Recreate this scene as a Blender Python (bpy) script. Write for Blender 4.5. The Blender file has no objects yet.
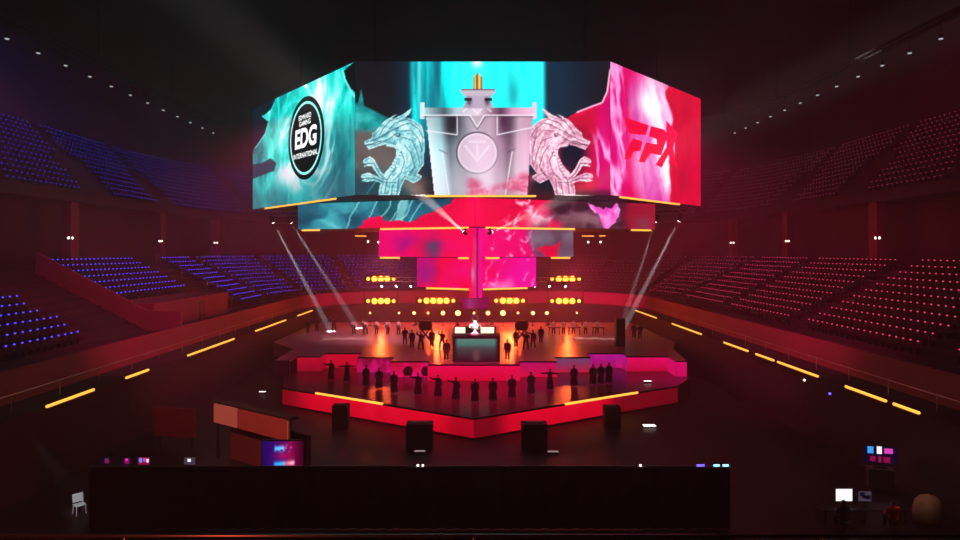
import bpy, math, random
import numpy as np
from mathutils import Vector, Matrix

random.seed(7)
SC = bpy.context.scene
COL = SC.collection
PI = math.pi


def lin(c):
    c = np.asarray(c, dtype=float) / 255.0
    return np.where(c <= 0.04045, c / 12.92, ((c + 0.055) / 1.055) ** 2.4)


def L4(r, g, b):
    v = lin((r, g, b))
    return (float(v[0]), float(v[1]), float(v[2]), 1.0)


# ------------------------------------------------------------------ materials
def surface(name, rgb, rough=0.6, metal=0.0, noise=0.0, scale=3.0, spec=0.5):
    m = bpy.data.materials.new(name)
    m.use_nodes = True
    nt = m.node_tree
    b = nt.nodes['Principled BSDF']
    b.inputs['Roughness'].default_value = rough
    b.inputs['Metallic'].default_value = metal
    b.inputs['Specular IOR Level'].default_value = spec
    b.inputs['Base Color'].default_value = (*rgb, 1)
    if noise > 0:
        tc = nt.nodes.new('ShaderNodeTexCoord')
        nz = nt.nodes.new('ShaderNodeTexNoise')
        nz.inputs['Scale'].default_value = scale
        nz.inputs['Detail'].default_value = 4
        nt.links.new(tc.outputs['Object'], nz.inputs['Vector'])
        rp = nt.nodes.new('ShaderNodeValToRGB')
        rp.color_ramp.elements[0].color = (*[c * (1 - noise) for c in rgb], 1)
        rp.color_ramp.elements[1].color = (*[min(1, c * (1 + noise)) for c in rgb], 1)
        rp.color_ramp.elements[0].position = .3
        rp.color_ramp.elements[1].position = .7
        nt.links.new(nz.outputs['Fac'], rp.inputs['Fac'])
        nt.links.new(rp.outputs['Color'], b.inputs['Base Color'])
    return m


def emit(name, rgb, strength, sample=True):
    m = bpy.data.materials.new(name)
    m.use_nodes = True
    nt = m.node_tree
    nt.nodes.clear()
    e = nt.nodes.new('ShaderNodeEmission')
    e.inputs['Color'].default_value = (*rgb, 1)
    e.inputs['Strength'].default_value = strength
    o = nt.nodes.new('ShaderNodeOutputMaterial')
    nt.links.new(e.outputs[0], o.inputs['Surface'])
    if not sample:
        m.cycles.emission_sampling = 'NONE'
    return m


def led_material(name, gain):
    m = bpy.data.materials.new(name)
    m.use_nodes = True
    nt = m.node_tree
    nt.nodes.clear()
    a = nt.nodes.new('ShaderNodeAttribute')
    a.attribute_name = 'led'
    e = nt.nodes.new('ShaderNodeEmission')
    e.inputs['Strength'].default_value = gain
    o = nt.nodes.new('ShaderNodeOutputMaterial')
    nt.links.new(a.outputs['Color'], e.inputs['Color'])
    nt.links.new(e.outputs[0], o.inputs['Surface'])
    return m


M = dict(
    concrete=surface('concrete', (.035, .02, .025), .85, noise=.25, scale=.4),
    wallpaint=surface('painted_wall', (.20, .05, .08), .8, noise=.15, scale=.3),
    walldark=surface('concourse_wall', (.06, .02, .028), .85, noise=.3, scale=.15),
    dark=surface('dark_wall', (.035, .018, .023), .85, noise=.2, scale=.3),
    ceil=surface('ceiling_black', (.02, .018, .02), .9, noise=.2, scale=.2),
    floor=surface('arena_floor', (.016, .008, .011), .5, noise=.3, scale=.6),
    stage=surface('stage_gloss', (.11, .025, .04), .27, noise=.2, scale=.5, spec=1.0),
    upstage=surface('upper_stage_gloss', (.26, .22, .23), .3, noise=.12, scale=.5),
    black=surface('black_metal', (.012, .012, .013), .5),
    blackcab=surface('black_cabinet', (.02, .02, .021), .7),
    steel=surface('steel', (.45, .45, .47), .35, .9),
    rail=surface('handrail_steel', (.75, .62, .58), .3, .9),
    alu=surface('aluminium', (.6, .6, .62), .4, .8),
    seat=surface('seat_plastic', (.010, .008, .010), .7, spec=.2),
    drape=surface('black_drape', (.016, .005, .008), .9, noise=.25, scale=1.5),
    cloth_black=surface('black_cloth', (.012, .010, .012), .85),
    cloth_white=surface('white_cloth', (.75, .72, .72), .8),
    cloth_red=surface('red_cloth', (.75, .03, .04), .8),
    tan=surface('tan_canvas', (.42, .30, .20), .8, noise=.2, scale=2),
    skin=surface('skin', (.45, .28, .2), .6),
    hair=surface('hair', (.01, .008, .007), .5),
    silver=surface('polished_silver', (.9, .9, .92), .35, .45),
    white=surface('white_plastic', (.8, .8, .8), .5),
    canvas_red=surface('red_board', (.34, .10, .09), .7, noise=.08, scale=.4),
    canvas_dim=surface('dim_board', (.10, .025, .028), .7, noise=.1, scale=.4),
    canvas=surface('pale_board', (.62, .48, .42), .7, noise=.08, scale=.4),
    drum=surface('drum_shell', (.05, .015, .012), .5),
    drumskin=surface('drum_skin', (.55, .42, .35), .7),
    wood=surface('dark_wood', (.05, .025, .018), .5),
    led=led_material('led_pixels', 1.45),
    led_dim=led_material('led_pixels_low', 1.08),
    tube=emit('amber_tube', (1, .42, .055), 2.0),
    blind=emit('amber_lamp', (1, .3, .03), 6.5),
    round=emit('warm_lamp', (1, .36, .1), 7),
    spotlens=emit('white_lens', (1, .9, .88), 14),
    dot=emit('ceiling_lens', (.9, .95, 1), .5, False),
    twin=emit('wall_lens', (1, .72, .62), 5, False),
    floorlamp_low=emit('floor_lens_low', (1, .7, .7), .35),
    floorlamp=emit('floor_lens', (1, .8, .75), 3.2),
    blue_dot=emit('blue_seat_led', L4(70, 60, 255)[:3], 2.6, False),
    red_dot=emit('red_seat_led', L4(255, 65, 115)[:3], 1.0, False),
    pink_dot=emit('dim_seat_led', L4(215, 65, 105)[:3], .5, False),
    blue_up=emit('upper_blue_seat_led', L4(40, 45, 240)[:3], .9, False),
    cyan=emit('cyan_lens', (.25, .75, 1), 3, False),
    blue=emit('blue_lens', (.12, .08, 1), 3, False),
    text_w=emit('led_white', (.93, .95, .95), 1.6),
    text_b=emit('led_black', (.003, .0025, .004), 1.6),
    text_t=emit('led_teal', L4(150, 240, 230)[:3], 1.6),
    text_r=emit('led_red', L4(218, 4, 52)[:3], 1.6),
    screen_w=emit('monitor_white', (.9, .9, .95), 1.3, False),
    screen_d=emit('monitor_dim', L4(70, 60, 75)[:3], 1, False),
    screen_blue=emit('monitor_blue', L4(60, 170, 255)[:3], 1, False),
    screen_pink=emit('monitor_pink', L4(235, 70, 190)[:3], 1, False),
    screen_navy=emit('monitor_navy', L4(10, 4, 36)[:3], 1, False),
    screen_mag=emit('monitor_magenta', L4(150, 10, 75)[:3], 1, False),
    podium=None,
)


# ------------------------------------------------------------------ mesh builder
class MB:
    def __init__(self):
        self.v, self.f, self.mi, self.sm = [], [], [], []

    def add(self, vs, fs, mi=0, smooth=False):
        b = len(self.v)
        self.v += [tuple(p) for p in vs]
        for f in fs:
            self.f.append(tuple(i + b for i in f))
            self.mi.append(mi)
            self.sm.append(smooth)
        return self

    def box(self, c, s, rz=0.0, mi=0, tilt=0.0):
        x, y, z = s[0] / 2, s[1] / 2, s[2] / 2
        R = Matrix.Rotation(rz, 3, 'Z') @ Matrix.Rotation(tilt, 3, 'X')
        vs = [Vector(c) + R @ Vector(p) for p in ((-x, -y, -z), (x, -y, -z), (x, y, -z), (-x, y, -z), (-x, -y, z), (x, -y, z), (x, y, z), (-x, y, z))]
        return self.add(vs, [(0, 3, 2, 1), (4, 5, 6, 7), (0, 1, 5, 4), (1, 2, 6, 5), (2, 3, 7, 6), (3, 0, 4, 7)], mi)

    def cyl(self, p0, p1, r0, r1=None, n=10, mi=0, caps=True):
        r1 = r0 if r1 is None else r1
        p0, p1 = Vector(p0), Vector(p1)
        d = (p1 - p0).normalized()
        a = d.orthogonal().normalized()
        b = d.cross(a)
        vs = []
        for p, r in ((p0, r0), (p1, r1)):
            for i in range(n):
                t = 2 * PI * i / n
                vs.append(p + (a * math.cos(t) + b * math.sin(t)) * r)
        self.add(vs, [(i, (i + 1) % n, n + (i + 1) % n, n + i) for i in range(n)], mi, True)
        if caps:
            self.add(vs[:n], [tuple(range(n - 1, -1, -1))], mi)
            self.add(vs[n:], [tuple(range(n))], mi)
        return self

    def lathe(self, prof, n=16, c=(0, 0, 0), mi=0, sx=1.0, sy=1.0):
        vs, fs = [], []
        for r, z in prof:
            for i in range(n):
                t = 2 * PI * i / n
                vs.append((c[0] + r * math.cos(t) * sx, c[1] + r * math.sin(t) * sy, c[2] + z))
        for k in range(len(prof) - 1):
            for i in range(n):
                j = (i + 1) % n
                fs.append((k * n + i, k * n + j, (k + 1) * n + j, (k + 1) * n + i))
        self.add(vs, fs, mi, True)
        self.add(vs[:n], [tuple(range(n - 1, -1, -1))], mi)
        self.add(vs[-n:], [tuple(range(n))], mi)
        return self

    def prism(self, poly, z0, z1, mi=0):
        n = len(poly)
        vs = [(x, y, z0) for x, y in poly] + [(x, y, z1) for x, y in poly]
        fs = [tuple(range(n - 1, -1, -1)), tuple(range(n, 2 * n))]
        fs += [(i, (i + 1) % n, n + (i + 1) % n, n + i) for i in range(n)]
        return self.add(vs, fs, mi)

    def ring(self, c, R, r, n=20, m=8, axis='Y', mi=0):
        vs, fs = [], []
        for i in range(n):
            t = 2 * PI * i / n
            for k in range(m):
                q = 2 * PI * k / m
                rr = R + r * math.cos(q)
                p = (rr * math.cos(t), r * math.sin(q), rr * math.sin(t)) if axis == 'Y' else (rr * math.cos(t), rr * math.sin(t), r * math.sin(q))
                vs.append((c[0] + p[0], c[1] + p[1], c[2] + p[2]))
        for i in range(n):
            for k in range(m):
                fs.append((i * m + k, i * m + (k + 1) % m, ((i + 1) % n) * m + (k + 1) % m, ((i + 1) % n) * m + k))
        return self.add(vs, fs, mi, True)

    def mesh(self, name, mats):
        me = bpy.data.meshes.new(name)
        me.from_pydata(self.v, [], self.f)
        for m in (mats if isinstance(mats, (list, tuple)) else [mats]):
            me.materials.append(m)
        me.polygons.foreach_set('material_index', self.mi)
        me.polygons.foreach_set('use_smooth', self.sm)
        me.update()
        return me

    def build(self, name, mats, parent=None, loc=(0, 0, 0), rz=0.0):
        return link(name, self.mesh(name, mats), parent, loc, rz)


def link(name, data, parent=None, loc=(0, 0, 0), rz=0.0):
    o = bpy.data.objects.new(name, data)
    COL.objects.link(o)
    o.location = loc
    o.rotation_euler = (0, 0, rz)
    if parent is not None:
        o.parent = parent
    return o


def tag(o, label, cat, group=None, kind=None):
    o['label'] = label
    o['category'] = cat
    if group:
        o['group'] = group
    if kind:
        o['kind'] = kind
    return o


def thing(name, label, cat, loc=(0, 0, 0), rz=0.0, group=None):
    return tag(link(name, None, None, loc, rz), label, cat, group)


def struct(o):
    o['kind'] = 'structure'
    return o


def dup(o, loc=None, rz=None, label=None, group=None, parent=None):
    c = o.copy()
    COL.objects.link(c)
    if parent is not None:
        c.parent = parent
    if loc is not None:
        c.location = loc
    if rz is not None:
        c.rotation_euler = (0, 0, rz)
    if label:
        c['label'] = label
    if group:
        c['group'] = group
    for ch in list(o.children):
        dup(ch, parent=c)
    return c


ORD = ['first', 'second', 'third', 'fourth', 'fifth', 'sixth', 'seventh', 'eighth', 'ninth', 'tenth', 'eleventh', 'twelfth',
       'thirteenth', 'fourteenth', 'fifteenth', 'sixteenth', 'seventeenth', 'eighteenth', 'nineteenth', 'twentieth']

# ------------------------------------------------------------------ camera
cam = bpy.data.cameras.new('camera')
cam.lens = 24
cam.sensor_width = 36
cam.shift_x = 6 / 960
cam.shift_y = -18 / 960
cam.clip_end = 600
cam.clip_start = .1
co = link('camera', cam, None, (0, 0, 13))
co.rotation_euler = (PI / 2, 0, 0)
SC.camera = co

# ------------------------------------------------------------------ noise and drawing in LED pixels
_rng = np.random.RandomState(3)
_tab = _rng.rand(256, 256)


def vn(x, y, seed=0):
    x = x + seed * 17.31
    y = y + seed * 9.73
    xi, yi = np.floor(x).astype(int), np.floor(y).astype(int)
    fx, fy = x - xi, y - yi
    fx, fy = fx * fx * (3 - 2 * fx), fy * fy * (3 - 2 * fy)
    a = _tab[xi % 256, yi % 256]
    b = _tab[(xi + 1) % 256, yi % 256]
    c = _tab[xi % 256, (yi + 1) % 256]
    d = _tab[(xi + 1) % 256, (yi + 1) % 256]
    return (a * (1 - fx) + b * fx) * (1 - fy) + (c * (1 - fx) + d * fx) * fy


def fbm(x, y, seed=0, o=4):
    s, a, t = 0, .5, 0
    for i in range(o):
        s = s + a * vn(x, y, seed + i * 3)
        t += a
        a *= .5
        x, y = x * 2.03, y * 2.03
    return s / t


def ridge(x, y, seed=0, o=3):
    s, a, t = 0, .5, 0
    for i in range(o):
        s = s + a * (1 - np.abs(2 * vn(x, y, seed + i * 5) - 1))
        t += a
        a *= .55
        x, y = x * 2.1, y * 2.1
    return s / t


def sst(a, b, x):
    t = np.clip((x - a) / (b - a), 0, 1)
    return t * t * (3 - 2 * t)


def inpoly(x, y, pts):
    r = np.zeros(x.shape, bool)
    n = len(pts)
    for i in range(n):
        x0, y0 = pts[i]
        x1, y1 = pts[(i + 1) % n]
        if y0 == y1:
            continue
        c = ((y0 > y) != (y1 > y)) & (x < (x1 - x0) * (y - y0) / (y1 - y0) + x0)
        r ^= c
    return r.astype(float)


def segd(x, y, pts):
    d = np.full(x.shape, 1e9)
    for (x0, y0), (x1, y1) in zip(pts[:-1], pts[1:]):
        dx, dy = x1 - x0, y1 - y0
        t = np.clip(((x - x0) * dx + (y - y0) * dy) / (dx * dx + dy * dy + 1e-9), 0, 1)
        d = np.minimum(d, np.hypot(x - x0 - t * dx, y - y0 - t * dy))
    return d


def stroke(x, y, pts, w):
    return np.clip(1.2 - segd(x, y, pts) / w, 0, 1)


def put(col, mask, rgb):
    m = mask[..., None]
    return col * (1 - m) + np.asarray(rgb, float) * m


def ramp(t, stops):
    t = np.clip(t, 0, 1)
    ps = [p for p, _ in stops]
    return np.stack([np.interp(t, ps, [c[k] for _, c in stops]) for k in range(3)], -1)


DRAGON = [(8.4, 80.3), (12.0, 78.2), (16.4, 76.4), (16.7, 72.0), (20.8, 68.5), (25.1, 64.1), (29.5, 58.8), (39.2, 53.6), (36.6, 57.2), (48.0, 52.7), (55.9, 46.5), (55.1, 51.8), (49.8, 55.4),
          (58.6, 58.0), (66.5, 64.1), (68.3, 71.1), (69.5, 81.7), (68.8, 94.0), (68.3, 102.8), (62.1, 111.6), (66.5, 114.3), (64.7, 117.8), (58.6, 121.3), (53.3, 118.7), (49.8, 116.9), (46.3, 123.9),
          (43.6, 133.5), (23.4, 133.5), (24.3, 124.8), (26.0, 121.3), (19.0, 118.7), (10.2, 120.1), (5.8, 118.7), (10, 116.6), (5.5, 115.6), (6.7, 112.5), (12.8, 110.7), (19.9, 113.4), (25.1, 116.0), (19.0, 108.1), (16.4, 103.7),
          (8.4, 104.8), (12, 102), (7.6, 101), (8.4, 97.5), (14.6, 94.4), (19.0, 97.5), (23.4, 106.3), (28.3, 112.5), (36.6, 102.8), (40.6, 94.0), (41.0, 87.9), (38.3, 83.5), (30.4, 82.6), (23.4, 84.3), (13.7, 87.9)]
STRANDS = [[(22, 74), (26, 66), (33, 58), (41, 53)], [(30, 70), (38, 60), (49, 56), (56, 47)], [(45, 62), (54, 60), (62, 66), (66, 74)], [(44, 68), (54, 67), (62, 76), (65, 88)],
           [(46, 74), (55, 77), (60, 88), (63, 100)], [(48, 82), (54, 90), (58, 104), (52, 112)], [(44, 88), (48, 98), (44, 110), (36, 118)], [(40, 96), (38, 106), (30, 117), (28, 130)],
           [(52, 108), (60, 113), (66, 116)], [(10, 82), (20, 81), (32, 76), (40, 70)], [(14, 78), (24, 74), (34, 68), (46, 62)], [(10, 100), (17, 100), (22, 110), (30, 117)], [(8, 115), (18, 115), (28, 119), (40, 119)],
           [(36, 122), (34, 133)], [(42, 116), (40, 132)]]


def dragon(col, u, v, pale, mid, dark, seed):
    m = inpoly(u, v, DRAGON)
    wx = u + 4 * fbm(u * .12, v * .12, seed)
    wy = v + 4 * fbm(u * .12, v * .12, seed + 5)
    ang = np.arctan2(v - 96, u - 22)
    rad = np.hypot(v - 96, u - 22)
    q = 6 * fbm(u * .07, v * .07, seed + 11)
    lines = ridge(rad * .2 + q * .5 + .9 * ang, ang * 1.1 + q * .4, seed + 2, 3)
    fine = ridge(wx * .33 + .2 * v, wy * .22 - .1 * u, seed + 21, 3)
    t = .3 + sst(.45, .92, lines) * .4 + sst(.45, .95, fine) * .26 + .3 * (fbm(wx * .12, wy * .12, seed + 9) - .35) - .16 * sst(.35, .1, fine)
    c = ramp(t, [(0, dark), (.42, mid), (.8, pale), (1, (245, 252, 252))])
    col = col * (1 - m[..., None]) + c * m[..., None]
    ed = segd(u, v, DRAGON + DRAGON[:1])
    col = put(col, np.clip(1.5 - np.abs(ed - 2.0) / .7, 0, 1) * m * .22, dark)
    col = put(col, np.clip(1.3 - ed / .75, 0, 1) * m * .45, pale)
    for k, s in enumerate(STRANDS):
        col = put(col, stroke(u, v, s, .75) * (.8 if k % 2 else .6), pale)
        s2 = [(a + 1.6, b + 1.4) for a, b in s]
        col = put(col, stroke(u, v, s2, .7) * .6 * m, dark)
    for s in ([(30.4, 83.5), (38, 84.5), (42, 89), (41, 95), (37, 104), (28, 114)],):
        col = put(col, stroke(u, v, [(a + 1.5, b) for a, b in s], 1.5), pale)
        for q in range(9):
            a, b = np.interp(q, range(6), [p[0] for p in s][:6]) if q < 5 else 40 - q, 84 + q * 3.1
            col = put(col, stroke(u, v, [(a + 2.5, b), (a + 5.5, b + 1)], .5) * .7 * m, dark)
    col = put(col, np.clip(1.4 - np.hypot(u - 43, v - 73.5) / 2.0, 0, 1), dark)       # eye
    col = put(col, np.clip(1.3 - np.hypot(u - 42.6, v - 73) / .9, 0, 1), pale)
    col = put(col, stroke(u, v, [(10, 83.5), (17, 82), (26, 79)], .6), dark)
    return col


def art_front(u, v):
    n1 = fbm(u * .03, v * .05, 1)
    n2 = fbm(u * .09 + 2 * n1, v * .02, 4)
    col = np.zeros(u.shape + (3,)) + np.array((18, 17, 24))
    # navy and cyan glow behind the cup
    col = put(col, sst(30, 58, u) * sst(262, 192, u) * sst(135, 95, v) * .8, (12, 45, 70))
    g = sst(52, 60, u) * sst(193, 186, u) * sst(112, 60, v)
    stre = fbm(u * .14, v * .012 + .3, 8)
    cy = ramp(stre + .55 * sst(88, 105, u) - .25 * sst(90, 80, u) * sst(60, 78, u), [(0, (8, 60, 85)), (.35, (10, 140, 155)), (.62, (0, 225, 225)), (1, (40, 248, 244))])
    col = col * (1 - g[..., None]) + cy * g[..., None]
    col = put(col, np.exp(-((u - 64) / 2.2) ** 2) * sst(70, 20, v) * .8, (90, 235, 235))
    col = put(col, np.exp(-((u - 122) / 5.0) ** 2 - (v / 6.0) ** 2), (255, 255, 255))
    col = put(col, np.exp(-((u - 158) / 6.0) ** 2 - ((v - 32) / 16) ** 2) * .6, (10, 130, 150))
    # teal cloth, left
    top = np.interp(u, [0, 3, 6, 9, 25, 42, 60], [42, 40, 28, 44, 52, 60, 70])
    cm = sst(-1.0, 1.5, v - top) * sst(64, 50, u)
    cl = ramp(fbm(u * .06 + n1, v * .1, 6) * 1.1, [(0, (8, 60, 66)), (.5, (18, 140, 140)), (1, (80, 215, 210))])
    col = col * (1 - cm[..., None]) + cl * cm[..., None]
    br = sst(64, 74, v) * sst(130, 112, v) * sst(70, 45, u)
    col = put(col, br * .92, (96, 74, 72))
    col = put(col, sst(100, 122, v) * sst(70, 40, u) * .9, (34, 58, 70))
    dl = ridge((u + v * .7) * .12, (v - u) * .01, 12, 2)
    col = put(col, sst(.72, .95, dl) * sst(95, 115, v) * sst(40, 20, u) * .8, (40, 160, 170))
    # brown glow at the foot beside the cup
    col = put(col, np.exp(-((u - 62) / 12.0) ** 2 - ((v - 124) / 12.0) ** 2) * .9, (112, 82, 76))
    # red cloth, right
    rp = inpoly(u, v, [(206, 60), (222, 50), (240, 43), (247, 41), (252, 30), (255.5, 6), (256, 134), (200, 134)])
    dk = np.exp(-((u - 217) / 13.0) ** 2 - ((v - 92) / 17.0) ** 2)
    rc = ramp(fbm(u * .05 + n2, v * .04, 14) * 1.1, [(0, (120, 2, 30)), (.5, (200, 6, 52)), (1, (235, 20, 90))])
    col = col * (1 - rp[..., None]) + rc * rp[..., None]
    col = put(col, sst(236, 246, u) * rp * .75, (205, 0, 110))
    st = ridge(u * .13 - v * .03, v * .018 + u * .02, 16, 2)
    col = put(col, sst(.74, .95, st) * sst(232, 244, u) * sst(60, 80, v) * rp * .9, (245, 170, 235))
    edge = [(222, 50.5), (240, 43.5), (247, 41), (252, 30), (255, 8)]
    col = put(col, stroke(u, v, edge, 1.2), (250, 190, 215))
    col = put(col, np.clip(dk * 1.6, 0, 1), (14, 16, 38))
    col = put(col, sst(124, 133, v) * sst(170, 190, u) * .8, (60, 26, 40))
    # cup
    le = 70 + (v - 46) * .106
    re = 178 - (v - 46) * .07
    body = ((u > le) & (u < re) & (v > 46)).astype(float)
    t = (u - le) / (re - le)
    silver = ramp(t, [(0, (225, 248, 250)), (.12, (176, 222, 232)), (.2, (120, 135, 150)), (.31, (150, 150, 165)), (.45, (205, 186, 204)), (.6, (222, 184, 208)), (.72, (190, 145, 176)), (.78, (165, 120, 152)), (.87, (238, 196, 220)), (1, (232, 172, 204))])
    silver = silver * (.74 + .4 * fbm(u * .06, v * .012, 20))[..., None] * (.86 + .14 * sst(55, 95, v))[..., None]
    low = sst(80, 125, v)[..., None]
    silver = silver * (1 - .22 * np.exp(-((t - .8) / .05) ** 2) - .18 * np.exp(-((t - .2) / .05) ** 2))[..., None]
    silver = silver * (1 - .45 * low) + np.array((226, 214, 226)) * .45 * low
    col = col * (1 - body[..., None]) + silver * body[..., None]
    col = put(col, body * np.exp(-((u - 97) / 8.0) ** 2) * sst(86, 60, v) * .95, (26, 24, 34))
    col = put(col, body * np.exp(-((u - 149) / 7.0) ** 2) * sst(86, 58, v) * .85, (58, 26, 52))
    rim = ((u > 66) & (u < 180) & (v > 46) & (v < 54)).astype(float)
    rc = ramp((u - 66) / 114, [(0, (190, 225, 230)), (.2, (70, 85, 96)), (.3, (170, 190, 200)), (.5, (225, 195, 215)), (.7, (90, 50, 76)), (.8, (205, 150, 185)), (1, (240, 190, 215))])
    col = col * (1 - rim[..., None]) + rc * rim[..., None]
    for x0 in (65, 177):
        col = put(col, ((u > x0) & (u < x0 + 4.5) & (v > 41) & (v < 57)).astype(float), (196, 226, 230) if x0 < 100 else (236, 190, 215))
    for pts in ([(66, 53.5), (115, 53.5), (122, 65), (129, 53.5), (180, 53.5)], [(71, 69), (102, 73), (102, 54)], [(142, 54), (142, 73), (176, 66)], [(108, 50), (115, 44), (122, 52), (129, 44), (136, 50)],
                [(87, 90), (94, 133)], [(157, 90), (150, 133)]):
        col = put(col, stroke(u, v, pts, .8) * .85, (242, 236, 245))
    for pts in ([(68, 55.2), (114, 55.2), (122, 68), (130, 55.2), (178, 55.2)], [(84, 88), (92, 92)], [(152, 91), (160, 87)]):
        col = put(col, stroke(u, v, pts, .7) * .6, (70, 52, 72))
    rr = np.hypot(u - 122, v - 91)
    col = put(col, (rr < 20).astype(float) * .75, (226, 194, 216))
    col = put(col, np.clip(1 - np.abs(rr - 20.5) / 1.1, 0, 1) * (.35 + .65 * sst(-10, 14, (122 - u) + (91 - v))), (56, 40, 60))
    col = put(col, np.clip(1 - np.abs(rr - 18.6) / .9, 0, 1) * .6, (252, 240, 250))
    em = [[(110, 84), (122, 99), (134, 84)], [(114, 80), (130, 80)], [(122, 84), (122, 94)]]
    for s in em:
        col = put(col, stroke(u, v, s, 1.4) * .5, (250, 232, 246))
    # lid and golden finial
    col = put(col, ((np.abs(u - 123) < np.interp(v, [33, 35, 40, 47], [16, 12, 12.5, 16])) & (v > 33) & (v <= 47)).astype(float), (176, 160, 182))
    col = put(col, np.exp(-((u - 114) / 2.5) ** 2 - ((v - 40) / 4.0) ** 2) * .8 + np.exp(-((u - 132) / 2.5) ** 2 - ((v - 40) / 4.0) ** 2) * .8, (56, 44, 60))
    col = put(col, ((np.abs(np.abs(u - 123) - 10) < 4) & (v > 36) & (v < 39.5)).astype(float), (30, 28, 36))
    col = put(col, ((np.abs(u - 123) < 18 - 1.1 * np.abs(v - 29.5)) & (v > 27.5) & (v < 34)).astype(float), (190, 176, 192))
    col = put(col, ((np.abs(u - 123) < 17) & (v > 27.5) & (v < 29)).astype(float), (120, 90, 105))
    fin = inpoly(u, v, [(118, 27.5), (118, 16), (122.5, 11), (127.5, 16), (127.5, 27.5)])
    gold = ramp((u - 118) / 9.5, [(0, (130, 78, 20)), (.2, (240, 205, 110)), (.4, (96, 50, 12)), (.62, (250, 222, 130)), (.85, (170, 105, 30)), (1, (70, 36, 14))])
    col = col * (1 - fin[..., None]) + gold * fin[..., None]
    # red swirl over the foot of the cup
    sw = sst(116, 127, v + 7 * fbm(u * .08, v * .08, 22) - 14 * np.exp(-((u - 138) / 22.0) ** 2) + 8) * sst(106, 118, u) * sst(186, 176, u)
    sc = ramp(ridge(u * .09, v * .11, 24), [(0, (130, 4, 40)), (.6, (208, 28, 80)), (1, (245, 150, 180))])
    sw = sw * (.25 + .75 * sst(.35, .6, fbm(u * .06, v * .09, 26)))
    col = col * (1 - (sw * .6)[..., None]) + sc * (sw * .6)[..., None]
    col = dragon(col, u, v, (190, 238, 240), (100, 178, 188), (20, 56, 70), 30)
    col = dragon(col, 243.8 - u, v, (250, 206, 224), (206, 132, 164), (80, 24, 54), 44)
    return col


def art_left(t, v):
    # t, v in 0..1
    x, y = t * 23.7, v * 11.5
    dx, dy = x - 13.9, y - 5.2
    r, a = np.hypot(dx, dy), np.arctan2(dy, dx)
    w = fbm(x * .25, y * .25, 50)
    w2 = fbm(x * .6 + 3 * w, y * .6, 51)
    f1 = fbm(x * .2 + 2.6 * w, y * .16 + 2.2 * w, 52, 5)
    sw = ridge(r * .42 + 1.4 * w + .5 * w2, a * 1.7 + .4 * r, 55, 3)
    vs = ridge(x * .55 + 1.6 * w, y * .1 + .8 * w, 57, 3)
    near = np.exp(-((r - 4.9) / 1.7) ** 2)
    arc = ridge(r * .62 + .7 * w + .12 * a, a * .8 + .25 * r, 58, 3)
    tt = .36 + .42 * (f1 - .5) * 2 * .7 + .3 * sst(.5, .95, sw) * (.3 + near) + .26 * sst(.55, .95, vs) + .16 * (w2 - .5) + .12 * near
    tt = tt - .2 * sst(.72, 1, v) - .26 * np.exp(-((t - .87) / .07) ** 2) * sst(.2, .6, v) - .1 * sst(.2, 0, t)
    c = ramp(tt, [(0, (2, 44, 62)), (.2, (2, 112, 122)), (.38, (4, 182, 176)), (.56, (30, 226, 212)), (.74, (130, 242, 234)), (.9, (226, 250, 250)), (1, (250, 252, 255))])
    lowright = sst(.5, .75, t) * sst(.3, .55, v)
    c = put(c, lowright * .55, (34, 98, 112))
    c = put(c, sst(.66, .92, arc) * lowright * sst(8.5, 6.5, r) * .8, (206, 240, 240))
    c = put(c, sst(.62, .95, v) * .5, (62, 110, 124))
    c = put(c, np.exp(-((t - .36) / .09) ** 2 - ((v - .72) / .1) ** 2) * .8, (236, 214, 226))
    c = put(c, np.exp(-((t - .72) / .1) ** 2 - ((v - .7) / .12) ** 2) * .5 * sw, (226, 236, 240))
    dark = (10, 16, 34)
    c = put(c, inpoly(t, v, [(-.01, -.01), (.285, -.01), (.218, .087), (.115, .115), (.202, .19), (.151, .29), (.027, .40), (-.01, .41)]), dark)
    c = put(c, inpoly(t, v, [(-.01, .55), (.115, .565), (.22, .54), (.285, .6), (.255, .67), (.151, .68), (-.01, .70)]) * .9, (10, 42, 66))
    c = put(c, inpoly(t, v, [(.915, .03), (1.01, -.01), (1.01, .24), (.965, .19), (.93, .1)]), (8, 10, 16))
    c = put(c, stroke(x, y, [(21.4, .3), (21.9, 1.2), (22.9, 2.3), (23.6, 3)], .14), (120, 240, 232))
    c = put(c, stroke(x, y, [(2.8, 1.2), (4.6, 2.1), (3.6, 3.4), (.7, 4.6)], .12) * .8, (120, 235, 230))
    return c


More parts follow.
